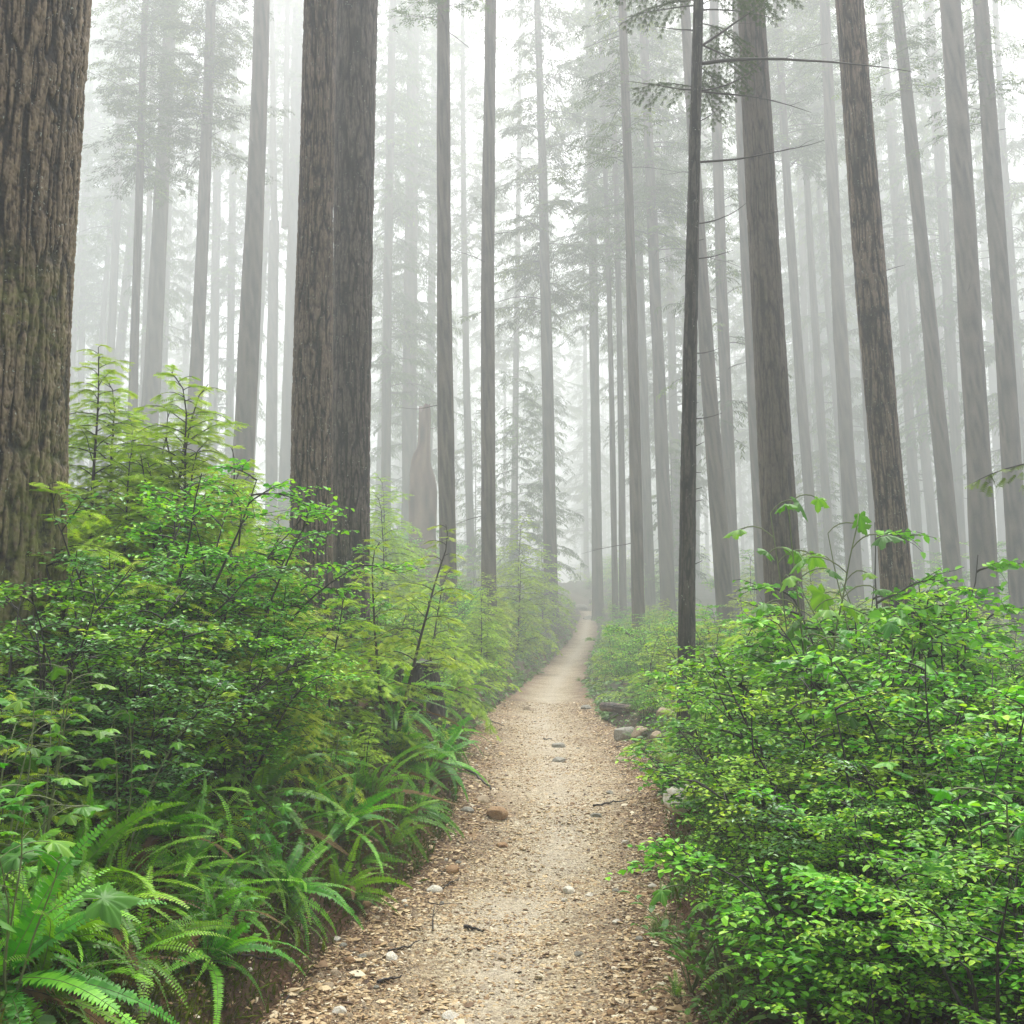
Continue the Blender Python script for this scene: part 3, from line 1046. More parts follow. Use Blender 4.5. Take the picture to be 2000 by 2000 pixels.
tree(1662, 0, 1744, 1008, 52, 61, 12.5, 'bark_brown', 'dark brown leaning conifer trunk rising from behind the bright lobed shrub', 'great trees beside the trail',
     Htop=13, sides=220, rings=700, ridge_w=.04, depth=.013, snags=2)
tree(1468, 0, 1526, 1026, 50, 70, 14.0, 'bark_grey', 'thickest grey brown conifer trunk on the trail\'s far right bank, straight and clean', 'great trees beside the trail',
     Htop=14, sides=200, rings=600, ridge_w=.045, depth=.014, snags=1)

# dead twigs of the thin dark tree, as they stand in the photograph: (height pixel row, to the side, reach m, rise)
axY = (topY - baseY); axY = axY / axY[2]
rT = np.random.default_rng(5)


def y_twig(v, side, ln, el, dr, fore=0.0, thick=1.0):
    z = at(1350, v, 10.5)[2]
    p = axY * (z - baseY[2])
    b = curve(p, (side, fore, el), ln, 10, dr, rT, .035)
    tw = MB()
    tw.tube(b, np.linspace((.0065 + .005 * ln) * thick, .0024, 11), 5)
    if ln > .9:
        for t in (4, 6, 8):
            tw.tube(curve(b[t], (side, fore + rT.uniform(-.6, .6), rT.uniform(.1, .9)), ln * .22, 5, -.2, rT, .08), np.linspace(.0028, .001, 6), 4)
    link('dead_branch', tw.mesh('dead_branch', [M['twig']], True), rootY)


for args in [(92, 1, 1.15, .62, -.15, -.1, 1.3), (125, 1, 2.25, .03, .16, -.2, 1.3), (178, 1, .95, .1, -.9, -.1), (238, 1, .26, .5, -.3), (317, 1, 1.35, .0, -.22, -.15, 1.1),
             (437, 1, .60, .1, -.75), (470, 1, .09, .1, 0), (505, 1, .42, .02, -.45), (690, 1, .28, .02, -.5), (818, 1, .32, .0, -.5), (872, 1, .14, .1, -.6),
             (922, 1, .1, 0, 0), (957, 1, .12, .1, -.3), (980, 1, .12, .1, 0), (997, 1, .05, .1, 0), (1102, 1, .14, .0, -.5), (1150, 1, .06, .1, -.2), (1187, 1, .05, .1, -.1),
             (788, 1, .06, .1, -.1), (840, 1, .05, .1, -.1), (85, 1, .8, -.6, -.2), (60, -1, .5, .1, -.1), (176, -1, .8, .05, .1), (10, -1, .7, -.1, .2), (20, 1, .9, .1, .3), (178, 1, 1.4, .05, .25, .3)]:
    y_twig(*args)
fy = MB(); fw = MB()
for (v, side, ln, fore) in [(0, -.9, .9, .2), (45, .8, 1.0, .4), (85, .6, .9, .5), (10, .5, 1.1, -.3), (-40, -.6, 1.2, .1), (-50, .9, 1.2, .4), (150, .4, .8, .9), (170, -.9, .75, .0), (130, .5, .7, .6)]:
    z = at(1360, v, 10.5)[2]
    b = curve(axY * (z - baseY[2]), (side, fore, .1), ln, 8, .7, rT, .06)
    fw = MB(); fw.tube(b, np.linspace(.008, .002, 9), 4)
    link('limb', fw.mesh('limb', [M['twig']], True), rootY)
    spray(fy, b, .12, rT, twig_len=.45, droop=.6, tipbright=.1, density=1.7, seg=.045)
link('foliage', fy.mesh('foliage', [M['fir_far']]), rootY)

# ------------------------------------------------------------------ the trees standing in the fog
TREES = [
 # u0, v0, u1, v1, w0, w1, d, crown, crown_h, label
 (284, 0, 260, 774, 12, 18, 24, 'C', 340, 'slim grey trunk, second sharp one right of the mossy giant'),
 (333, 0, 293, 779, 22, 35, 26, 'S', 260, 'straight grey trunk between two thinner ones left of the trail'),
 (411, 0, 377, 820, 18, 28, 23, 'C', 300, 'blue grey trunk rising behind the nodding sapling tip'),
 (509, 0, 472, 908, 30, 42, 19, None, 0, 'broad brownish grey trunk left of the touching pair'),
 (580, 0, 564, 700, 20, 29, 37, 'C', 380, 'pale trunk close against the left side of the touching pair'),
 (240, 36, 212, 700, 12, 16, 38, 'C', 470, 'faint trunk hung with drooping sprays next to the mossy giant'),
 (297, 127, 279, 700, 9, 12, 36, 'S', 9, 'very thin pale trunk squeezed between two grey ones'),
 (424, 290, 415, 820, 15, 18, 42, 'C', 600, 'faint trunk just right of the blue grey one'),
 (458, 181, 449, 820, 12, 16, 43, 'C', 10, 'faint thin trunk beside the broad brownish one'),
 (245, 600, 228, 774, 17, 19, 42, 'S', 14, 'pale leaning trunk low behind the slim grey one'),
 (170, 326, 163, 700, 10, 12, 46, 'C', 7, 'palest trunk, half lost in fog beside the mossy giant'),
 (871, 0, 877, 1100, 24, 34, 16, 'S', 60, 'brown grey trunk right of the broken snag'),
 (962, 0, 956, 1127, 22, 31, 17, None, 0, 'smooth upright grey trunk nearest left of the misty trail'),
 (767, 100, 756, 917, 15, 19, 32, 'C', 15, 'pale trunk between the touching pair and the broken snag'),
 (809, 0, 801, 840, 22, 28, 35, 'C', 420, 'broad pale trunk directly behind the broken snag'),
 (799, 110, 796, 700, 8, 10, 38, 'C', 13, 'hair thin pale trunk hugging the broad pale one behind the snag'),
 (845, 290, 838, 700, 14, 16, 44, 'C', 9, 'ghostly trunk filling the gap left of the brown grey one'),
 (1052, 200, 1072, 1044, 15, 27, 26, 'C', 620, 'bushy hemlock with leafy limbs beside the head of the trail'),
 (1178, 362, 1199, 1117, 9, 12, 28, 'S', 560, 'left one of two thin parallel trunks beyond the trail bend'),
 (1190, 0, 1215, 1117, 9, 14, 28, 'C', 560, 'right one of two thin parallel trunks beyond the trail bend'),
 (1213, 0, 1244, 1135, 15, 25, 18, 'S', 330, 'dark slender trunk right of the two thin parallel ones'),
 (1253, 0, 1302, 1135, 15, 29, 24, 'C', 520, 'grey trunk with leafy limbs left of the thin black tree'),
 (1303, 362, 1318, 900, 14, 18, 38, 'C', 11, 'pale trunk in the gap just left of the thin black tree'),
 (1345, 100, 1420, 1243, 20, 36, 17, None, 0, 'trunk crossing behind the thin black tree and leaning away right'),
 (1398, 70, 1430, 1026, 19, 25, 22, 'S', 9, 'grey trunk touching the leaning one behind the thin black tree'),
 (1458, 300, 1491, 1026, 26, 34, 19, None, 0, 'pale trunk peeping out along the left edge of the thickest one'),
 (1519, 0, 1587, 1026, 13, 22, 25, 'C', 330, 'thin grey trunk just right of the thickest one'),
 (1613, 0, 1664, 1008, 19, 30, 22, 'S', 150, 'mid grey trunk left of the dark leaning trunk'),
 (1628, 700, 1648, 950, 12, 14, 36, 'C', 9, 'faint thin trunk left of the mid grey one'),
 (1678, 545, 1704, 990, 13, 15, 26, None, 0, 'pale sliver of trunk along the dark leaning trunk\'s left edge'),
 (1722, 36, 1789, 1026, 12, 20, 33, 'C', 520, 'pale slim trunk just right of the dark leaning trunk'),
 (1749, 0, 1860, 1130, 21, 34, 18, 'S', 200, 'strongly leaning grey trunk among the right hand group'),
 (1785, 700, 1822, 1062, 18, 20, 35, 'S', 9, 'pale trunk behind the strongly leaning grey one'),
 (1814, 36, 1877, 1100, 19, 20, 31, 'C', 13, 'pale trunk half hidden by the stout brownish grey one'),
 (1852, 0, 1920, 1110, 38, 48, 16, None, 0, 'stout brownish grey trunk, second from the picture\'s right edge'),
 (1912, 0, 1987, 1100, 27, 39, 17, 'S', 260, 'grey trunk closest to the picture\'s right edge'),
 (1150, 60, 1160, 700, 14, 18, 33, 'C', 640, 'leafy hemlock in the gap above the trail head'),
 (1236, 0, 1262, 900, 10, 18, 30, 'C', 430, 'leafy hemlock close behind the dark slender trunk'),
 (1362, 0, 1350, 900, 10, 16, 28, 'S', 420, 'leafy hemlock hidden behind the thin black tree'),
 (1560, 0, 1612, 900, 10, 16, 30, 'C', 300, 'leafy pale hemlock between two grey trunks of the right bank'),
 (905, 0, 918, 900, 8, 15, 37, 'C', 520, 'pale hemlock in the gap between two upright trunks by the trail'),
 (1952, 108, 1994, 700, 11, 14, 30, 'C', 10, 'thin pale trunk at the very right edge, bristling with twigs'),
]
for k, (u0, v0, u1, v1, w0, w1, d, cr, ch, lab) in enumerate(TREES):
    d = far(d)
    c = {'C': [CR[k % 4]], 'S': [SP[k % 3]]}.get(cr)
    sn = 12 if cr == 'N' else (11 if d < 40 else 7)
    tree(u0, v0, u1, v1, w0 * 1.0, w1, d, 'bark_grey', lab, 'conifer trunks standing in the fog', c, ch, snags=sn, Htop=min(88, at(1000, 0, d)[2] + 5))

# forked trunk
FD = far(36)
rf, bf, tf = tree(536, 425, 533, 760, 20, 22, FD, 'bark_grey', 'forked pale trunk that splits into two thin stems', 'conifer trunks standing in the fog', None, Htop=at(540, 432, FD)[2], snags=0)
for (ua, ub) in ((537, 530), (556, 562)):
    pa, pb = at(ua, 445, FD), at(ub, -80, FD)
    mid = at(ua + (2 if ua > 545 else -2), 400, FD)
    mb = MB()
    P_ = np.array([pa, mid, .5 * (mid + pb), pb]) - bf
    mb.tube(P_, [.36, .32, .27, .2], 12)
    link('limb', mb.mesh('limb', [M['bark_grey']], True, {'h': np.full(48, .5), 'moss': np.zeros(48)}), rf)
link('foliage', SP[0][1], rf, loc=(tf - bf) * 1.05)

# broken snag: narrow neck on a swollen, torn base
bs = ground_hit(826, 1075)
sd = far(25.0)
cols = [(1045, 800, 853), (1000, 798, 853), (950, 799, 851), (925, 800, 845), (903, 803, 843), (888, 808, 842), (872, 815, 841), (850, 817, 841), (830, 818, 841), (800, 817, 842)]
pts, rad = [], []
zb = ground_z(at(826, 1045, sd)[0], sd)
for v, a_, b_ in cols:
    pts.append(at((a_ + b_) / 2, v, sd)); rad.append((b_ - a_) / 2 * sd / 2000)
pts = np.array(pts)
pts = np.vstack([[pts[0][0], sd, zb - .2], pts]); rad = np.array([rad[0] * 1.15] + rad)
mb = MB()
zz = np.linspace(pts[0, 2], pts[-1, 2], 46)
cx = np.interp(zz, pts[:, 2], pts[:, 0]); rr = np.interp(zz, pts[:, 2], rad)
th = np.arange(36) * 2 * math.pi / 36
TH, ZI = np.meshgrid(th, zz)
jag = (vnoise(TH / 6.283 * 7, ZI * 1.5, 3, 7) - .5) * .16 + (vnoise(TH / 6.283 * 14, ZI * 1.2, 4, 14) - .5) * .20
RR = rr[:, None] * (1 + jag)
ZT = ZI + (ZI > zz[-3]) * (vnoise(TH / 6.283 * 9, ZI * 0, 6, 9) - .5) * .9
V = np.stack([cx[:, None] + RR * np.cos(TH), sd + RR * np.sin(TH), ZT], -1) - np.array([cx[0], sd, zz[0]])
i = np.arange(45)[:, None] * 36; j = np.arange(36)[None]; j2 = (j + 1) % 36
mb.add(V.reshape(-1, 3), np.stack([i + j, i + j2, i + 36 + j2, i + 36 + j], -1).reshape(-1, 4))
mb.add(np.vstack([V[-1], V[-1].mean(0) - [0, 0, .1]]), [(k, (k + 1) % 36, 36) for k in range(36)])
# torn splinter on the right shoulder
sp = at(850, 960, sd) - np.array([cx[0], sd, zz[0]])
mb.tube(np.array([sp + [-.05, 0, -.5], sp, sp + [.03, 0, .15], sp + [.0, 0, .32]]), [.12, .10, .06, .01], 7)
mb.tube(np.array([at(838, 838, sd), at(846, 837, sd), at(856, 833, sd)]) - np.array([cx[0], sd, zz[0]]), [.03, .02, .005], 5)
nv = mb.n
tag(link('broken_snag', mb.mesh('broken_snag', [M['rotten']], True, {'h': np.concatenate([vnoise(TH / 6.283 * 16, ZI * .8, 8, 16).ravel(), np.full(nv - TH.size, .4)]), 'moss': np.zeros(nv)}), loc=(cx[0], sd, zz[0])),
    'reddish rotten snag with swollen base and narrow broken neck in the mist', 'dead tree')

# many more conifers deep in the fog
deep = []
for k in range(5):
    mb = MB()
    mb.tube(np.array([[0, 0, -.5], [.1, 0, 8], [.05, .1, 34], [0, 0, 74]]), [.62, .5, .42, .28], 14)
    n_ = mb.n
    deep.append(mb.mesh('trunk', [M['bark_grey']], True, {'h': np.full(n_, .5), 'moss': np.zeros(n_)}))
r_ = np.random.default_rng(77)
for k in range(165):
    d = r_.uniform(105, 240) if k < 95 else r_.uniform(235, 325)
    u = r_.uniform(-150, 2150) if k > 24 else r_.uniform(1400, 2100)
    if 1075 < u < 1200 and d < 170: u += 150
    x = at(u, 1100, d)[0]
    root = link('conifer_tree', None, loc=(x, d, ground_z(x, d)), rz=r_.uniform(0, 6.28))
    s = r_.uniform(.7, 1.25)
    root.scale = (s, s, 1)
    root.rotation_euler = (r_.normal(0, .012), r_.normal(0, .012), root.rotation_euler[2])
    tag(root, 'ghostly conifer deep in the fog, one of many fading behind the nearer trunks', 'tree', 'conifers almost lost in the fog')
    link('trunk', deep[k % 5], root)
    if r_.random() < .95:
        c = (CR if r_.random() < .85 else SP)[k % 3]
        h = r_.uniform(8, 34) if k < 95 else r_.uniform(0, 8)
        o = link('limbs', c[0], root, loc=(0, 0, h)); o2 = link('foliage', c[1], root, loc=(0, 0, h))
        o.scale = o2.scale = (3.2, 3.2, (74 - h) / 17)

# understorey hemlocks in the fog right of the trail head, and in the middle distance
lowtree = [make_crown(300 + k, 7.5, 70, 1.9, 1.3) for k in range(2)]
for (u, v, d, hh, lab) in [(1010, 720, 33, 9, 'young misty hemlock with full crown left of the trail head'), (1065, 760, 38, 8, 'tallest misty young hemlock, ragged crown leaning over the trail head'),
                           (1310, 860, 30, 5, 'small hazy hemlock tucked behind the thin black tree'), (1600, 820, 32, 6, 'hazy young hemlock between the thickest and the dark leaning trunk'),
                           (930, 760, 40, 8, 'misty hemlock screened by the smooth upright grey trunk'), (1165, 620, 22, 0, '')]:
    if not lab: continue
    d = far(d)
    top = at(u, v, d)
    gz = ground_z(top[0], d)
    H = top[2] - gz
    root = link('young_hemlock', None, loc=(top[0], d, gz))
    tag(root, lab, 'young tree', 'young hemlocks in the mist')
    mb = MB(); mb.tube(np.array([[0, 0, -.2], [0, 0, H * .5], [0, 0, H]]), [.07, .05, .015], 8)
    link('trunk', mb.mesh('trunk', [M['twig']], True), root)
    w_, f_ = lowtree[int(u) % 2]
    s = H / 8.3
    for q, nm in ((w_, 'limbs'), (f_, 'foliage')):
        o = link(nm, q, root, loc=(0, 0, H * .10)); o.scale = (s * 1.1, s * 1.1, s)

# ------------------------------------------------------------------ understorey plants
SAP = [make_sapling(11, 2.2, 1.0, 58), make_sapling(12, 2.0, .95, 60), make_sapling(13, 1.8, .72, 36, 2, .36), make_sapling(14, 1.3, .8, 30, low=.05), make_sapling(15, 1.0, .75, 26, low=.05)]
SAPH = [2.2, 2.0, 1.8, 1.3, 1.0]
HUC = [make_huckle(26, 1.2, .5, 7, .056, 'huck', .9, .9, LONGOVAL), make_huckle(27, 1.1, .6, 8, .034, 'huck_yellow'), make_huckle(21, 1.2, .65, 8, .044), make_huckle(22, 1.3, .7, 9, .040), make_huckle(23, 1.0, .6, 8, .050), make_huckle(24, 1.2, .65, 8, .038, 'huck_blue'), make_huckle(25, 1.4, .75, 7, .058, 'huck', .95)]
HUCH = [1.2, 1.1, 1.15, 1.25, 1.0, 1.15, 1.3]
FER = [make_fern(31), make_fern(32, 24, .80), make_fern(33, 16, .6, 2), make_fern(34, 22, .7, 4), make_fern(35, 12, .45, 1)]
BRO = [make_broad(41, .9, 24, .13), make_broad(42, 1.0, 30, .12), make_broad(43, .55, 15, .10)]
ARC = [make_arching(51), make_arching(52, 6, .5, .09)]
GRA = [make_grass(61), make_grass(62, 90, .3)]
BIG = [make_broad(44, .75, 6, .26), make_broad(45, .6, 5, .22)]
KINDS = {
    'sap': (SAP, SAPH, 'hemlock_sapling', 'sapling', ('stem', 'foliage'), 'feathery hemlock sapling', 'hemlock saplings in the understorey'),
    'huc': (HUC, HUCH, 'leafy_shrub', 'shrub', ('stem', 'foliage'), 'small leaved shrub', 'small leaved shrubs in the understorey'),
    'bro': (BRO, [.85, .95, .55], 'broadleaf_plant', 'plant', ('stem', 'leaves'), 'soft lobed plant', 'broadleaf plants in the understorey'),
    'big': (BIG, [.75, .6], 'broadleaf_plant', 'plant', ('stem', 'leaves'), 'huge leaved plant', 'broadleaf plants in the understorey'),
    'arc': (ARC, [.45, .42], 'arching_herb', 'plant', ('stem', 'leaves'), 'arching pale herb', 'arching herbs beside the trail'),
}
def real_heights(pairs):
    out = []
    for pr in pairs:
        a = np.empty(len(pr[1].vertices) * 3, np.float32)
        pr[1].vertices.foreach_get('co', a)
        out.append(float(np.percentile(a[2::3], 99.7)))
    return out


def real_radius(me):
    a = np.empty(len(me.vertices) * 3, np.float32)
    me.vertices.foreach_get('co', a)
    return float(np.percentile(np.hypot(a[0::3], a[1::3]), 96))


RAD = {k_: [real_radius(p_[1]) for p_ in v_[0]] for k_, v_ in KINDS.items()}
for k_ in KINDS:
    KINDS[k_] = (KINDS[k_][0], real_heights(KINDS[k_][0])) + KINDS[k_][2:]
used_labels = {}
MARKS = [('the mossy giant trunk', 20, 1050), ('the touching pair', 640, 1080), ('the smooth upright grey trunk', 956, 1120), ('the thin black tree', 1340, 1340),
         ('the thickest grey trunk', 1500, 1150), ('the dark leaning trunk', 1740, 1050), ('the white topped rock', 1345, 1560), ('the dark decayed stump', 835, 1370),
         ('the head of the trail', 1120, 1160), ('the gravelly lower trail', 950, 1850), ('the cut log end', 1238, 1375), ('the near right corner', 1990, 1990),
         ('the near left corner', 10, 1990), ('the right picture edge', 1990, 1350), ('the left picture edge', 10, 1400), ('the bare soil scar', 715, 1790)]
RELX = [('left of', -1, 0), ('right of', 1, 0), ('below', 0, 1), ('above', 0, -1), ('just below left of', -1, 1), ('just below right of', 1, 1), ('just above left of', -1, -1), ('just above right of', 1, -1)]


def unique_label(base, x, y, z, size=''):
    u, v = project(x, y, z)
    dist = 'near' if y < 6.5 else ('midway' if y < 12 else 'hazy')
    marks = sorted(MARKS, key=lambda m: (m[1] - u) ** 2 + (m[2] - v) ** 2)
    for m in marks[:5]:
        dx, dy = u - m[1], v - m[2]
        sx = 0 if abs(dx) < .5 * abs(dy) else (1 if dx > 0 else -1)
        sy = 0 if abs(dy) < .5 * abs(dx) else (1 if dy > 0 else -1)
        rel = [n for n, a, b in RELX if (a, b) == (sx, sy)] or ['beside']
        far = math.hypot(dx, dy)
        how = 'close' if far < 130 else ('well' if far < 380 else 'far')
        lab = f"{dist} {size + ' ' if size else ''}{base}, {how} {rel[0].replace('just ', '')} {m[0]}"
        if lab not in used_labels:
            used_labels[lab] = 1
            return lab
    return None


def plant(kind, x, y, h=None, var=None, rz=None, top_v=None, r_=random.Random(3)):
    var_l, hs_, name, cat, parts, base, group = KINDS[kind]
    k = r_.randrange(len(var_l)) if var is None else var
    gz = float(any_z([x], [y])[0])
    if top_v is not None:
        h = at(project(x, y, gz)[0], top_v, y)[2] - gz
    if y < 15 and kind in ('huc', 'sap', 'bro'):
        l, r = path_lr(np.array([y]))
        if kind == 'big': x = max(x, float(r[0]) + .35)
        need = 0 if kind == 'big' else max(.12, RAD[kind][k] * min((h or hs_[k]) / hs_[k], 2.4) * {'huc': 1.0, 'sap': .8, 'bro': .9}[kind] - .22)
        if x > (l[0] + r[0]) / 2: x = max(x, float(r[0]) + need)
        else: x = min(x, float(l[0]) - need)
        gz = float(any_z([x], [y])[0])
    s = (h or hs_[k]) / hs_[k]
    s = max(.25, min(5.0, s))
    root = link(name, None, loc=(x, y, gz - .02), rz=r_.uniform(0, 6.28) if rz is None else rz, s=s)
    root.empty_display_size = .1
    if s > 1.2 and y < 15:
        w = 1.2 * (s / 1.2) ** .35
        root.scale = (w, w, s)
    hh = hs_[k] * s
    size = 'tall' if hh > 1.3 else ('medium' if hh > .55 else 'small')
    if y > 16:
        tag(root, f"{'hemlock sapling' if kind == 'sap' else 'low shrub'} dissolving in the mist between the far trunks", cat, group + ' in the mist')
    else:
        lab = unique_label(base, x, y, gz + hh * .6, size)
        tag(root, lab or f"{base} crowding the dense understorey", cat, group)
    for nm, me in zip(parts, var_l[k]):
        link(nm, me, root)
    return root


def plant_px(kind, u, d, top_v, var=None, rz=None):
    d = far(d)
    """plant whose top reaches picture row top_v, standing at depth d under column u"""
    x = at(u, 1300, d)[0]
    return plant(kind, x, d, var=var, rz=rz, top_v=top_v)


def fern_at(x, y, s=1.0, var=None, r_=random.Random(9)):
    k = r_.randrange(5) if var is None else var
    s = s * (.82 if y < 5 else .95)
    gz = float(any_z([x], [y])[0])
    root = link('sword_fern', None, loc=(x, y, gz), rz=r_.uniform(0, 6.28), s=s)
    lx = (float(height(np.array([x + .15]), np.array([y]))[0]) - float(height(np.array([x - .15]), np.array([y]))[0])) / .3
    root.rotation_euler = (0, -math.atan(lx) * .8, root.rotation_euler[2])
    root.rotation_mode = 'ZXY' if False else 'XYZ'
    lab = unique_label('arching sword fern', x, y, gz + .2, 'big' if s > 1.05 else ('small' if s < .75 else ''))
    tag(root, lab or 'arching sword fern among others on the trail bank', 'fern', 'sword ferns on the banks')
    for nm, me in FER[k]: link(nm, me, root)
    return root


# --- key plants, left bank
plant_px('sap', 165, 8.2, 690, 0, 1.0)
plant_px('sap', 375, 7.9, 735, 1, 2.2)
plant_px('sap', 265, 9.0, 800, 1)
plant_px('sap', 300, 7.4, 880, 3)
plant_px('sap', 450, 9.4, 900, 0)
plant_px('sap', 525, 9.8, 1010, 1)
plant_px('sap', 768, 8.7, 1015, 2, .4)
plant_px('sap', 900, 12.5, 1190, 3)
plant_px('sap', 940, 14, 1150, 0)
plant_px('sap', 965, 17, 1120, 0)
plant_px('sap', 735, 14, 960, 0)
plant_px('sap', 760, 18, 930, 1)
plant_px('sap', 1020, 21, 1010, 0)
plant_px('sap', 1060, 24, 1060, 1)
for (k_, u_, d_, v_, w_) in [('sap', 210, 8.8, 745, 1), ('sap', 300, 8.6, 775, 2), ('sap', 345, 9.2, 800, 0), ('sap', 400, 8.6, 825, 2), ('sap', 455, 9.2, 935, 1), ('sap', 230, 7.6, 850, 0),
                             ('sap', 330, 7.7, 850, 1), ('sap', 410, 7.6, 905, 2), ('sap', 505, 8.2, 1030, 0), ('sap', 555, 8.8, 1080, 3), ('sap', 640, 8.2, 1140, 3), ('sap', 500, 7.3, 1040, 1),
                             ('sap', 540, 7.2, 1150, 4), ('sap', 880, 11.5, 1170, 3),
                             ('huc', 330, 6.5, 905, 3), ('huc', 200, 6.0, 960, 5), ('huc', 60, 4.9, 1085, 5), ('huc', 150, 5.2, 1110, 2), ('huc', 430, 6.9, 960, 2), ('huc', 490, 7.0, 1130, 3),
                             ('huc', 350, 5.6, 1150, 4), ('huc', 250, 5.0, 1210, 5), ('huc', 470, 6.0, 1210, 2), ('sap', 420, 6.5, 1050, 3), ('sap', 130, 6.2, 960, 3), ('sap', 300, 5.9, 1080, 4)]:
    plant_px(k_, u_, d_, v_, w_)
plant_px('sap', 30, 4.4, 1330, 4)
plant_px('bro', 100, 4.1, 1290, 1)
plant_px('bro', 30, 3.9, 1330, 0)
plant_px('bro', 250, 4.5, 1380, 1)
plant_px('big', 60, 3.15, 1560, 0, 5.9)
plant_px('bro', 20, 3.5, 1480, 0)
# --- ferns on the left bank, by the picture position of their crowns
for (u, v, s, k) in [(210, 1800, .85, 1), (290, 1660, .85, 0), (60, 1960, .9, 3), (20, 1760, .7, 2), (430, 1700, .7, 3), (560, 1640, .75, 1), (500, 1560, .8, 0), (660, 1620, .75, 1),
                     (730, 1560, .9, 0), (790, 1500, .9, 3), (850, 1450, .8, 1), (730, 1375, 1.2, 1), (780, 1400, 1.1, 0), (690, 1480, .8, 2), (600, 1500, .75, 2), (860, 1390, .9, 2),
                     (880, 1360, .9, 0), (370, 1600, .65, 2), (360, 1480, .6, 4), (450, 1420, .7, 2), (530, 1430, .65, 0), (620, 1420, .7, 2), (340, 1400, .6, 4), (130, 1660, .55, 4), (480, 1790, .6, 2),
                     (600, 1740, .6, 4), (700, 1690, .6, 2), (780, 1600, .7, 3), (840, 1530, .7, 1), (930, 1340, .8, 3), (960, 1320, .8, 0), (910, 1375, .7, 4), (330, 1880, .6, 2), (150, 1560, .55, 4),
 (760, 1660, .6, 2), (690, 1760, .5, 4), (820, 1580, .7, 3), (560, 1800, .55, 2), (400, 1810, .7, 0), (300, 1790, .7, 3), (620, 1560, .7, 3), (570, 1500, .65, 1), (850, 1490, .75, 0),
 (430, 1530, .6, 1), (260, 1580, .6, 2), (520, 1870, .45, 4), (900, 1420, .6, 2), (950, 1365, .6, 2), (120, 1750, .9, 1), (350, 1720, .85, 0), (480, 1680, .8, 3), (250, 1750, .85, 3), (400, 1880, .7, 1), (100, 1860, .9, 0), (200, 1930, .8, 3), (540, 1750, .7, 1),
 (640, 1660, .75, 3), (330, 1640, .8, 1), (420, 1760, .75, 3), (10, 1880, .8, 0), (620, 1360, .8, 3), (680, 1330, .8, 1), (560, 1380, .7, 0), (760, 1470, .85, 1), (820, 1420, .85, 3)]:
    h = ground_hit(u, v)
    fern_at(h[0], h[1], s, k)
# --- right bank
plant_px('bro', 1580, 6.4, 965, 1)
plant_px('bro', 1700, 6.3, 1010, 0)
plant_px('huc', 1620, 6.8, 1030, 4)
plant_px('huc', 1580, 7.2, 1150, 4)
plant_px('huc', 1780, 6.6, 1090, 4)
plant_px('huc', 1870, 6.2, 1130, 0)
plant_px('huc', 1960, 5.6, 1150, 1)
plant_px('huc', 1700, 6.0, 1200, 0)
plant_px('huc', 1610, 5.8, 1230, 3)
plant_px('huc', 1530, 6.8, 1290, 2)
plant_px('huc', 1420, 7.6, 1310, 0)
plant_px('huc', 1400, 8.6, 1290, 2)
plant_px('huc', 1590, 5.0, 1340, 1)
plant_px('huc', 1520, 5.5, 1400, 2)
plant_px('huc', 1680, 4.8, 1340, 1)
plant_px('huc', 1800, 5.0, 1270, 0)
plant_px('huc', 1930, 4.6, 1280, 2)
plant_px('huc', 1540, 4.7, 1500, 1)
plant_px('bro', 1400, 4.9, 1640, 2)
plant_px('huc', 1640, 4.0, 1540, 4)
plant_px('huc', 1760, 3.9, 1560, 2)
plant_px('huc', 1900, 4.0, 1450, 0)
plant_px('huc', 1950, 3.6, 1600, 4)
plant_px('sap', 1420, 9.6, 1210, 3)
plant_px('sap', 1500, 9.5, 1180, 1)
plant_px('sap', 1390, 12, 1220, 3)
plant_px('sap', 1260, 13, 1240, 3)
plant_px('sap', 1200, 16, 1220, 3)
plant_px('sap', 1300, 18, 1170, 0)
plant_px('sap', 1460, 16, 1140, 1)
plant_px('sap', 1600, 15, 1080, 1)
plant_px('huc', 1740, 4.3, 1500, 3)
plant_px('bro', 1330, 8.2, 1350, 2)
plant_px('bro', 1370, 7.4, 1340, 2)
plant_px('bro', 1370, 7.0, 1440, 2)
plant_px('bro', 1650, 5.2, 1240, 0)
plant_px('bro', 1850, 4.3, 1440, 1)
plant_px('bro', 1750, 5.4, 1200, 1)
plant_px('sap', 1010, 18, 1085, 1)
plant_px('sap', 950, 15, 1120, 0)
for (u, v, k) in [(1560, 1960, 0), (1420, 1990, 1), (1650, 1930, 1), (1500, 1870, 0), (1760, 1980, 1), (1900, 1990, 0), (1350, 1960, 1)]:
    h = ground_hit(u, v)
    plant('arc', h[0], h[1], .38 + .1 * k, k)
for (u, v, s, k) in [(1350, 1850, .6, 4), (1320, 1990, .55, 4), (1460, 1760, .5, 4), (1240, 1450, .5, 4), (1700, 1800, .6, 2), (1850, 1760, .6, 2)]:
    h = ground_hit(u, v)
    fern_at(h[0], h[1], s, k)
gl = 0
for (u, v, s) in [(1350, 1700, 1), (1320, 1760, .9), (1385, 1680, .9), (1290, 1820, .6), (905, 1500, .5), (1180, 1400, .6), (940, 1400, .6), (1130, 1330, .6)]:
    h = ground_hit(u, v)
    o = link('grass_tuft', GRA[gl % 2], loc=(h[0], h[1], h[2]), rz=gl, s=s)
    gl += 1
    tag(o, unique_label('bright grass tuft', h[0], h[1], h[2]), 'grass tuft', 'grass tufts along the trail')

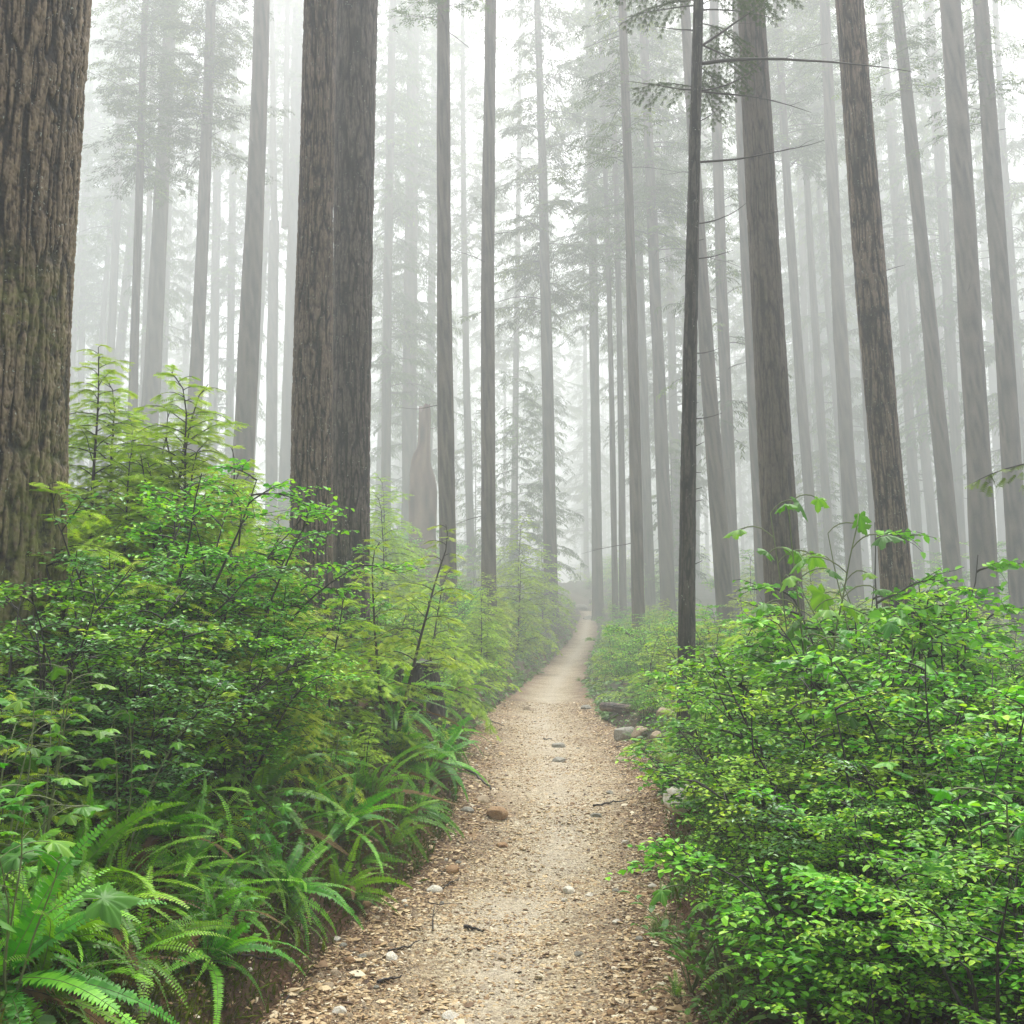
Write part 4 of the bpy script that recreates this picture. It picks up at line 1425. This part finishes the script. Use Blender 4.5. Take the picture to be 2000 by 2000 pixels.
# --- procedural fill
SILU = [0, 110, 130, 230, 380, 450, 540, 580, 690, 760, 860, 920, 1000, 1080, 1110, 1170, 1300, 1400, 1480, 1560, 1700, 1800, 1900, 2000]
SILV = [1095, 1080, 760, 800, 820, 860, 985, 1080, 1150, 1060, 1110, 1150, 1120, 1160, 1200, 1230, 1250, 1230, 1190, 1080, 1080, 1110, 1150, 1170]
r_ = random.Random(12)
for q in range(190):
    y = 9.5 + 46 * r_.random() ** 1.1
    side = r_.choice([-1, 1])
    l, r = path_lr(np.array([y]))
    off = r_.uniform(.25, 1.6 + .04 * y)
    x = float(l[0]) - off if side < 0 else float(r[0]) + off
    h = min(1.5, .25 + off * r_.uniform(.35, .8))
    plant(r_.choice(['sap', 'huc', 'huc', 'bro']) if y < 16 else r_.choice(['sap', 'huc']), x, y, h)
for q in range(120):
    y = r_.uniform(45, 150)
    l, r = path_lr(np.array([y]))
    off = .6 + 26 * r_.random() ** 1.6
    x = float(l[0]) - off if r_.random() < .4 else float(r[0]) + off
    plant('sap' if r_.random() < .6 else 'huc', x, y, min(4.5, 1.2 + off * .5) * r_.uniform(.6, 1.1))
count = 0
placed = []
for trial in range(12000):
    if count >= 520: break
    y = 3.2 + 62 * r_.random() ** 1.7
    side = r_.choice([-1, 1])
    l, r = path_lr(np.array([y]))
    smax = min(34, y * .62 + 1)
    s = r_.uniform(.18, smax)
    x = float(l[0] - s) if side < 0 else float(r[0] + s)
    gz = ground_z(x, y)
    u, v = project(x, y, gz)
    if u < -150 or u > 2150: continue
    if any((x - a) ** 2 + (y - b) ** 2 < (.30 + .026 * y) ** 2 for a, b in placed): continue
    sil = np.interp(u, SILU, SILV) + r_.uniform(10, 120)
    if side > 0 and y < 11:
        sil = max(sil, np.interp(u - 900 / y, [1150, 1250, 1330, 1420, 1500], [1520, 1440, 1370, 1290, 1090]) + r_.uniform(0, 60))
    if side < 0 and y < 9.5:
        sil = max(sil, np.interp(u + 700 / y, [480, 600, 700, 800, 950], [960, 1130, 1230, 1330, 1450]) + r_.uniform(0, 60))
    hmax = at(u, sil, y)[2] - gz
    if side < 0 and y < 6.4 and s < 2.0 or (side < 0 and y < 4.6):
        kind = r_.choice(['fern', 'fern', 'arc', 'bro', 'none'])
        hmax = min(hmax, .5)
    elif side < 0:
        kind = r_.choice(['sap', 'sap', 'huc', 'huc', 'fern', 'bro'])
    else:
        kind = r_.choice(['huc', 'huc', 'huc', 'bro', 'sap', 'fern'])
    if y > 11: kind = r_.choice(['sap', 'sap', 'huc'])
    if side > 0 and y < 7 and kind == 'sap': kind = 'huc'
    lim = .22 + .75 * s
    h = min(hmax, lim, r_.uniform(.6, 1.7))
    if kind == 'none': continue
    placed.append((x, y))
    count += 1
    if kind == 'fern' or h < .22:
        if y < 12: fern_at(x, y, max(.4, min(1.0, h / .55)))
        continue
    if kind in ('bro', 'arc'): h = min(h, .8)
    if side > 0 and y < 5 : h = min(h, .9)
    plant(kind, x, y, h)

# --- hemlock bough reaching in at the right edge: a small tree standing just outside the picture
bx = at(2190, 1300, 5.6)
gz = ground_z(bx[0], bx[1])
root = link('hemlock_sapling', None, loc=(bx[0], bx[1], gz))
tag(root, 'hemlock whose dark drooping bough reaches in from the right picture edge', 'sapling', 'hemlock saplings in the understorey')
mb = MB(); fb = MB(); wb = MB()
rr_ = np.random.default_rng(4)
mb.tube(np.array([[0, 0, -.1], [.02, 0, 1.5], [0, .02, 3.4]]), [.035, .028, .01], 10)
link('stem', mb.mesh('stem', [M['twig']], True), root)
tgt = at(1890, 950, 5.5) - np.array([bx[0], bx[1], gz])
st0 = at(2180, 895, 5.6) - np.array([bx[0], bx[1], gz])
m1 = at(1985, 897, 5.5) - np.array([bx[0], bx[1], gz])
T_ = np.linspace(0, 1, 10)[:, None]
bz = (1 - T_) ** 2 * st0 + 2 * T_ * (1 - T_) * (m1 + [0, 0, .03]) + T_ ** 2 * tgt
wb.tube(bz, np.linspace(.007, .0015, 10), 5)
spray(fb, bz, .05, rr_, twig_len=.30, droop=1.3, density=1.1, tipbright=.35)
for k in range(9):
    z = 1.0 + k * .27
    az = k * 2.4 + 1.2
    if abs(((az + math.pi) % (2 * math.pi)) - 2 * math.pi) < 0: continue
    b = curve((0, 0, z), (abs(math.cos(az)) * .9, math.sin(az), .3), .6, 7, 1.0, rr_)
    w2 = MB(); w2.tube(b, np.linspace(.006, .0015, 8), 4)
    link('limb', w2.mesh('limb', [M['twig']], True), root)
    spray(fb, b, .3, rr_, twig_len=.22, droop=.5)
link('limb', wb.mesh('limb', [M['twig']], True), root)
link('foliage', fb.mesh('foliage', [M['fir']]), root)


# ------------------------------------------------------------------ ground cover, moss and litter (uncountable)
def scatter(n, ylo, yhi, side, smax, pw=1.5, seed=1):
    q = np.random.default_rng(seed)
    y = ylo + (yhi - ylo) * q.random(n) ** pw
    l, r = path_lr(y)
    s = smax * np.where(q.random(n) < .45, q.random(n) ** 2.6, q.random(n))
    x = np.where(side < 0, l - s, r + s) if np.isscalar(side) else np.where(side < 0, l - s, r + s)
    return x, y, s, q


cv = MB()
N_ = 260000
side = np.where(rng.random(N_) < .5, -1, 1)
x, y, s, q = scatter(N_, 2.6, 60, side, 14, 2.2, 3)
x = np.where(y < 14, np.where(side < 0, path_lr(y)[0] - s * .45, path_lr(y)[1] + s * .45), x); s = np.where(y < 14, s * .45, s)
patch = fbm(x * 1.3, y * 1.3, 61)
keep = (patch + q.uniform(-.22, .22, N_) > .42) & (s > .02 + .10 * q.random(N_) + .26 * (y < 6.6) * (side < 0))
x, y = x[keep], y[keep]
z = height(x, y) + q.uniform(.0, .10, len(x)) ** 1.3 * 1.4
az = q.uniform(0, 6.28, len(x))
dd = np.stack([np.cos(az), np.sin(az), q.uniform(-.5, .25, len(x))], -1)
up = np.tile([0, 0, 1.0], (len(x), 1)) + q.normal(0, .35, (len(x), 3)) + np.stack([np.where(x > 0, -.3, .3), -.3 + 0 * x, 0 * x], -1)
sz = np.exp(q.normal(-3.75, .35, len(x))) * (1 + (y > 9) * .8 + (y > 16) * 1.8)
cv.batch(OVAL[0], OVAL[1], np.stack([x, y, z], -1), frame(dd, up), sz, np.clip(patch[keep] + q.normal(0, .22, len(x)), 0, 1))
tag(link('ground_cover', cv.mesh('ground_cover', [M['cover']])), kind='stuff')

ms = MB()
N_ = 260000
side = np.where(rng.random(N_) < .68, -1, 1)
x, y, s, q = scatter(N_, 2.4, 14, side, 3.2, 1.5, 5)
patch = fbm(x * 1.9 + 7, y * 1.9, 65)
keep = (patch + q.uniform(-.12, .12, N_) + .10 * (side < 0) * (s < .9) > .43) & (s > .03 + .2 * (y < 6.6) * q.random(N_))
x, y = x[keep], y[keep]
z = height(x, y)
dd = np.stack([q.normal(0, .6, len(x)) + np.where(x > 0, -.2, .35), q.normal(0, .6, len(x)) - .2, q.uniform(.1, 1.2, len(x))], -1)
sz = np.exp(q.normal(-3.45, .4, len(x)))
ms.batch(np.array([[0, .10, 0], [0, -.10, 0], [.6, -.08, .05], [1, 0, 0], [.6, .08, .05]]), [[0, 1, 2, 3, 4]], np.stack([x, y, z - .005], -1), frame(dd), sz, np.clip(patch[keep] - .1 + q.normal(0, .2, len(x)), 0, 1))
tag(link('moss', ms.mesh('moss', [M['moss']])), kind='stuff')

lt = MB()
N_ = 80000
side = np.where(rng.random(N_) < .5, -1, 1)
x, y, s, q = scatter(N_, 2.4, 14, side, 3.0, 1.4, 8)
x = x - side * (.42 * q.random(N_) ** 1.6 - .05)
z = any_z(x, y) + .008
az = q.uniform(0, 6.28, N_)
dd = np.stack([np.cos(az), np.sin(az), q.normal(0, .3, N_)], -1)
up = np.tile([0, 0, 1.0], (N_, 1)) + q.normal(0, .3, (N_, 3))
lt.batch(np.array([[0, 0, 0], [.4, .25, .1], [1, .05, 0], [.5, -.22, .05]]), [[0, 3, 2, 1]], np.stack([x, y, z], -1), frame(dd, up), np.exp(q.normal(-4.0, .4, N_)), q.random(N_))
tag(link('leaf_litter', lt.mesh('leaf_litter', [M['litter']])), kind='stuff')


# ------------------------------------------------------------------ rocks, sticks, stump, logs
def rock_mesh(seed, mat, sub=3, rough=.22, flat=.62, name='rock'):
    r_ = np.random.default_rng(seed)
    n, m = 20, 28
    ph = np.linspace(0, math.pi, n); th = np.arange(m) * 2 * math.pi / m
    PH, TH = np.meshgrid(ph, th, indexing='ij')
    d = np.stack([np.sin(PH) * np.cos(TH), np.sin(PH) * np.sin(TH), np.cos(PH)], -1)
    rad = np.ones(PH.shape)
    for k in range(11):                                   # facets: clip by random planes
        nrm = r_.normal(0, 1, 3); nrm /= np.linalg.norm(nrm)
        c = r_.uniform(.62, .95)
        dp = d @ nrm
        rad = np.where(dp > .05, np.minimum(rad, c / np.maximum(dp, .05)), rad)
    rad = rad * (1 + rough * .25 * (fbm(TH * 2 / 6.283 * 4, PH * 2, seed, 3) - .5) * np.sin(PH))
    V = d * rad[..., None] * np.array([1, r_.uniform(.7, .95), flat])
    mb = MB()
    i = np.arange(n - 1)[:, None] * m; j = np.arange(m)[None]; j2 = (j + 1) % m
    mb.add(V.reshape(-1, 3), np.stack([i + j, i + m + j, i + m + j2, i + j2], -1).reshape(-1, 4))
    return mb.mesh(name, [M[mat]])


ROCKV = {m: [rock_mesh(400 + 7 * q + len(m), m) for q in range(3)] for m in ('rock_tan', 'rock_grey', 'rock_orange', 'rock_white', 'rock_mossy')}
ROCKS = [
 (1350, 1575, 52, 'rock_white', 'white topped rock on the right trail edge, mostly shaded'), (1222, 1442, 30, 'rock_grey', 'pale grey rock in front of the cut log, right trail edge'),
 (1255, 1438, 24, 'rock_tan', 'tan rock touching the pale grey one by the trail'), (1282, 1440, 18, 'rock_tan', 'small tan stone at the end of the three rock row'),
 (1270, 1392, 26, 'rock_tan', 'cream stone heaped beside the cut log end'), (1300, 1400, 22, 'rock_tan', 'low cream stone at the foot of the thin black tree'),
 (1310, 1378, 20, 'rock_mossy', 'mossy stone behind the cream ones near the thin black tree'),
 (970, 1597, 24, 'rock_orange', 'orange stone on the left of the path, below the fern bank'), (944, 1567, 19, 'rock_tan', 'angular tan stone by the left bank'),
 (912, 1586, 14, 'rock_grey', 'narrow grey stone against the left bank foot'), (882, 1704, 19, 'rock_orange', 'rounded orange stone under the overhanging moss'),
 (847, 1742, 17, 'rock_white', 'pale round stone by a twig at the left bank'), (764, 1873, 17, 'rock_white', 'pale blocky stone beneath the soil scar'),
 (722, 1868, 13, 'rock_tan', 'tan stone just left of the pale blocky one'), (763, 1850, 12, 'rock_tan', 'small stone above the pale blocky one'),
 (712, 1768, 13, 'rock_orange', 'orange and cream stone set in the soil scar'), (655, 1905, 16, 'rock_tan', 'yellowish stone at the mossy bank foot'),
 (680, 1880, 15, 'rock_orange', 'standing orange stone below the soil scar'), (660, 1980, 18, 'rock_white', 'white pebble at the near trail edge'),
 (640, 1930, 15, 'rock_tan', 'flat tan stone low on the left trail side'), (580, 1950, 16, 'rock_tan', 'half buried tan stone near the lower left path edge'),
 (268, 1985, 26, 'rock_mossy', 'rounded mossy cobble beneath the nearest ferns'), (565, 1885, 11, 'rock_tan', 'pale chip lodged in the mossy bank'),
 (1500, 1795, 24, 'rock_grey', 'lichened grey rock under the right hand shrubs'), (1680, 1790, 38, 'rock_mossy', 'big moss coated rock under the leafy right shrubs'),
 (1360, 1660, 15, 'rock_grey', 'grey stone among grass below the white topped rock'), (1264, 1653, 17, 'rock_tan', 'brown stone lying on the right of the path'),
 (1112, 1742, 15, 'rock_white', 'white stone sunk in the middle of the trail'), (1152, 1750, 9, 'rock_white', 'little white chip right of the sunken white stone'),
 (1275, 1733, 10, 'rock_white', 'oval white pebble at the right trail margin'), (1203, 1742, 9, 'rock_grey', 'dark edged pebble on the right of the gravel'),
 (1090, 1460, 16, 'rock_grey', 'lilac grey stone in the trail where it bends'), (1092, 1488, 14, 'rock_grey', 'flat grey stone below the lilac one'),
 (1210, 1490, 16, 'rock_tan', 'reddish stone at the trail side below the rock row'), (1033, 1387, 14, 'rock_tan', 'stone sitting at the left edge of the misty trail'),
 (880, 1990, 18, 'rock_white', 'long white stone at the bottom of the trail'), (980, 1655, 14, 'rock_orange', 'rusty stone sunk in the left half of the path'),
 (1165, 1595, 12, 'rock_grey', 'grey pebble under the lying stick'), (1190, 1550, 9, 'rock_grey', 'round pebble right of the lying stick'),
 (1135, 1190, 16, 'rock_grey', 'misty boulder at the trail head'), (1160, 1175, 13, 'rock_grey', 'smaller misty boulder behind the first at the trail head'), (1150, 1210, 12, 'rock_grey', 'misty rock on the upper trail\'s right edge'),
 (1145, 1385, 12, 'rock_grey', 'half hidden grey stone at the grassy right trail edge'), (1810, 1700, 22, 'rock_orange', 'ochre stone glimpsed under the far right shrubs'),
 (1640, 1830, 18, 'rock_orange', 'warm tan stone beneath the right shrubs'), (1800, 1820, 16, 'rock_orange', 'small ochre stone near the lower right shrubs'),
]
for k, (u, v, w, m, lab) in enumerate(ROCKS):
    h = ground_hit(u, v)
    s = w / 2000 * h[1] * 1.0
    o = link('rock', ROCKV[m][k % 3], loc=(h[0], h[1] + s * .3, h[2] + s * (.22 if w > 20 else .06)), rz=k * 1.7, s=s)
    tag(o, lab, 'rock', 'rocks along the trail')
pebv = [ROCKV[m][q] for m in ('rock_tan', 'rock_grey', 'rock_orange', 'rock_white') for q in range(3)]
r_ = random.Random(4)
for k in range(190):
    y = 3.8 + 14 * r_.random() ** 1.5
    l, r = path_lr(np.array([y]))
    if r_.random() < .45: x = float(l[0]) + r_.uniform(-.30, .30)
    elif r_.random() < .6: x = float(r[0]) - r_.uniform(-.15, .28)
    else: x = r_.uniform(float(l[0]), float(r[0]))
    s = r_.uniform(.011, .030)
    zz_ = float(any_z([x], [y])[0])
    o = link('stone', pebv[r_.randrange(12)], loc=(x, y, zz_ + s * .15), rz=r_.uniform(0, 6.28), s=s)
    tag(o, 'small pale stone among many strewn over the trail', 'stone', 'small stones strewn on the trail')


def stick(name, pix, rad, lab, mat='twig', cat='stick', lift=.015, branches=()):
    P_ = []
    for (u, v) in pix:
        h = ground_hit(u, v); P_.append(h + [0, 0, lift])
    P_ = np.array(P_); o0 = P_[0].copy()
    t = np.linspace(0, 1, len(P_)); tt_ = np.linspace(0, 1, 12)
    C_ = np.stack([np.interp(tt_, t, P_[:, c]) for c in range(3)], -1) - o0
    C_ += np.random.default_rng(len(lab)).normal(0, rad * .5, C_.shape)
    mb = MB(); mb.tube(C_, np.linspace(rad, rad * .45, 12), 7)
    for (i_, vec) in branches:
        mb.tube(np.array([C_[i_], C_[i_] + np.array(vec) * .5, C_[i_] + np.array(vec)]), [rad * .5, rad * .4, rad * .2], 5)
    tag(link(name, mb.mesh(name, [M[mat]], True), loc=o0), lab, cat, 'sticks on the ground')


stick('stick', [(1160, 1577), (1195, 1571), (1225, 1566)], .010, 'straight brown stick lying on the right of the trail')
stick('stick', [(760, 1862), (800, 1853), (818, 1842)], .006, 'pale tipped twig below the soil scar')
stick('stick', [(845, 1823), (846, 1795), (848, 1775)], .004, 'small upright forked twig at the bank foot', branches=[(6, (.04, 0, .05))])
stick('stick', [(862, 1740), (880, 1728), (898, 1720)], .006, 'bent twig below the rounded orange stone')
stick('stick', [(835, 1768), (862, 1772), (890, 1768)], .004, 'thin twig lying left on the gravel')
stick('stick', [(455, 1870), (500, 1876), (560, 1884)], .006, 'slender bare twig across the mossy bank')
stick('stick', [(545, 1985), (570, 1940), (600, 1935)], .006, 'crooked root like twig at the lower left', branches=[(8, (.03, .05, .04))])
stick('stick', [(1205, 1462), (1235, 1455), (1262, 1450)], .010, 'dark stick in front of the rock row')
stick('stick', [(1062, 1446), (1078, 1445)], .010, 'short dark stick in the trail bend')
stick('root', [(905, 1500), (935, 1520), (960, 1545)], .016, 'dark root exposed on the left bank edge', cat='root')
stick('root', [(940, 1400), (962, 1412), (985, 1420)], .012, 'brown root poking from the bank at the first bend', cat='root')
stick('wood_scrap', [(909, 1815), (925, 1818), (946, 1825)], .011, 'charred black scrap of wood on the gravel', cat='wood scrap')
stick('wood_scrap', [(735, 1925), (760, 1918), (785, 1915)], .009, 'dark rotten wood scrap by the near left edge', cat='wood scrap')
stick('stick', [(60, 1660), (35, 1690), (5, 1715)], .005, 'pale bare twig on the bank at the left edge', 'green_stem')
stick('fallen_branch', [(1690, 1250), (1650, 1190), (1600, 1160)], .02, 'bare curved fallen branch behind the lobed right shrub', 'rotten' if False else 'wood_cut', 'fallen branch', .9)

# dark decayed stump with ferns, left of the trail
h = ground_hit(830, 1420)
sx, sy = h[0] - .12, h[1] + .25
zb = ground_z(sx, sy) - .25
tm = trunk_mesh((0, 0, 0), (.03, -.02, .78), .24, .17, 'rotten', 5, 72, 70, .05, .05, 0, .5, .25)
tm.materials.clear(); tm.materials.append(M['bark_black'])
tag(link('stump', tm, loc=(sx, sy, zb)), 'dark decayed stump bulging from the left bank beside bright ferns', 'stump')


def log(u, v, lenx, rad, rz, tilt, lab, seed):
    h = ground_hit(u, v)
    tm = trunk_mesh((0, 0, 0), (0, 0.0001, lenx), rad, rad * .92, 'bark_brown', seed, 60, 60, .04, .012, 0, 0, .06)
    root = link('log', None, loc=(h[0], h[1], h[2] + rad * .6))
    tag(root, lab, 'log', 'logs by the trail')
    o = link('bark', tm, root); o.rotation_euler = (math.pi / 2 * tilt, 0, rz)
    mb = MB()
    th = np.arange(40) * 2 * math.pi / 40
    rings_ = [np.stack([rad * f * np.cos(th), rad * f * np.sin(th), np.full(40, -.012)], -1) for f in (.97, .6, .25)]
    mb.add(np.vstack(rings_), [(k, (k + 1) % 40, 40 + (k + 1) % 40, 40 + k) for k in range(40)] + [(40 + k, 40 + (k + 1) % 40, 80 + (k + 1) % 40, 80 + k) for k in range(40)])
    mb.add(rings_[2], [tuple(range(40))[::-1]])
    o = link('cut_end', mb.mesh('cut_end', [M['wood_cut']]), root); o.rotation_euler = (math.pi / 2 * tilt, 0, rz)


log(1238, 1392, 1.1, .075, .35, -1.0, 'short log with dark round cut end facing the trail', 3)
log(1290, 1345, 2.2, .16, -1.1, -.95, 'mossy dark fallen log behind the thin black tree\'s foot', 4)

# ------------------------------------------------------------------ fog
hz = bpy.data.meshes.new('haze')
x0, x1, y0, y1, z0, z1 = -210, 210, -25, 345, -5, 96
vs = [(x, y, z) for x in (x0, x1) for y in (y0, y1) for z in (z0, z1)]
hz.from_pydata(vs, [], [(0, 1, 3, 2), (4, 6, 7, 5), (0, 4, 5, 1), (2, 3, 7, 6), (0, 2, 6, 4), (1, 5, 7, 3)])
m = bpy.data.materials.new('haze')
nt, N, L = nodes_of(m)
v = N.new("ShaderNodeVolumePrincipled")
v.inputs['Color'].default_value = (.95, .982, .978, 1)
v.inputs['Density'].default_value = FOG_DENSITY
v.inputs['Anisotropy'].default_value = .35
o = N.new("ShaderNodeOutputMaterial"); L.new(v.outputs[0], o.inputs['Volume'])
hz.materials.append(m)
tag(link('haze', hz), kind='stuff')
print('placed', count, 'objects', len(bpy.data.objects))
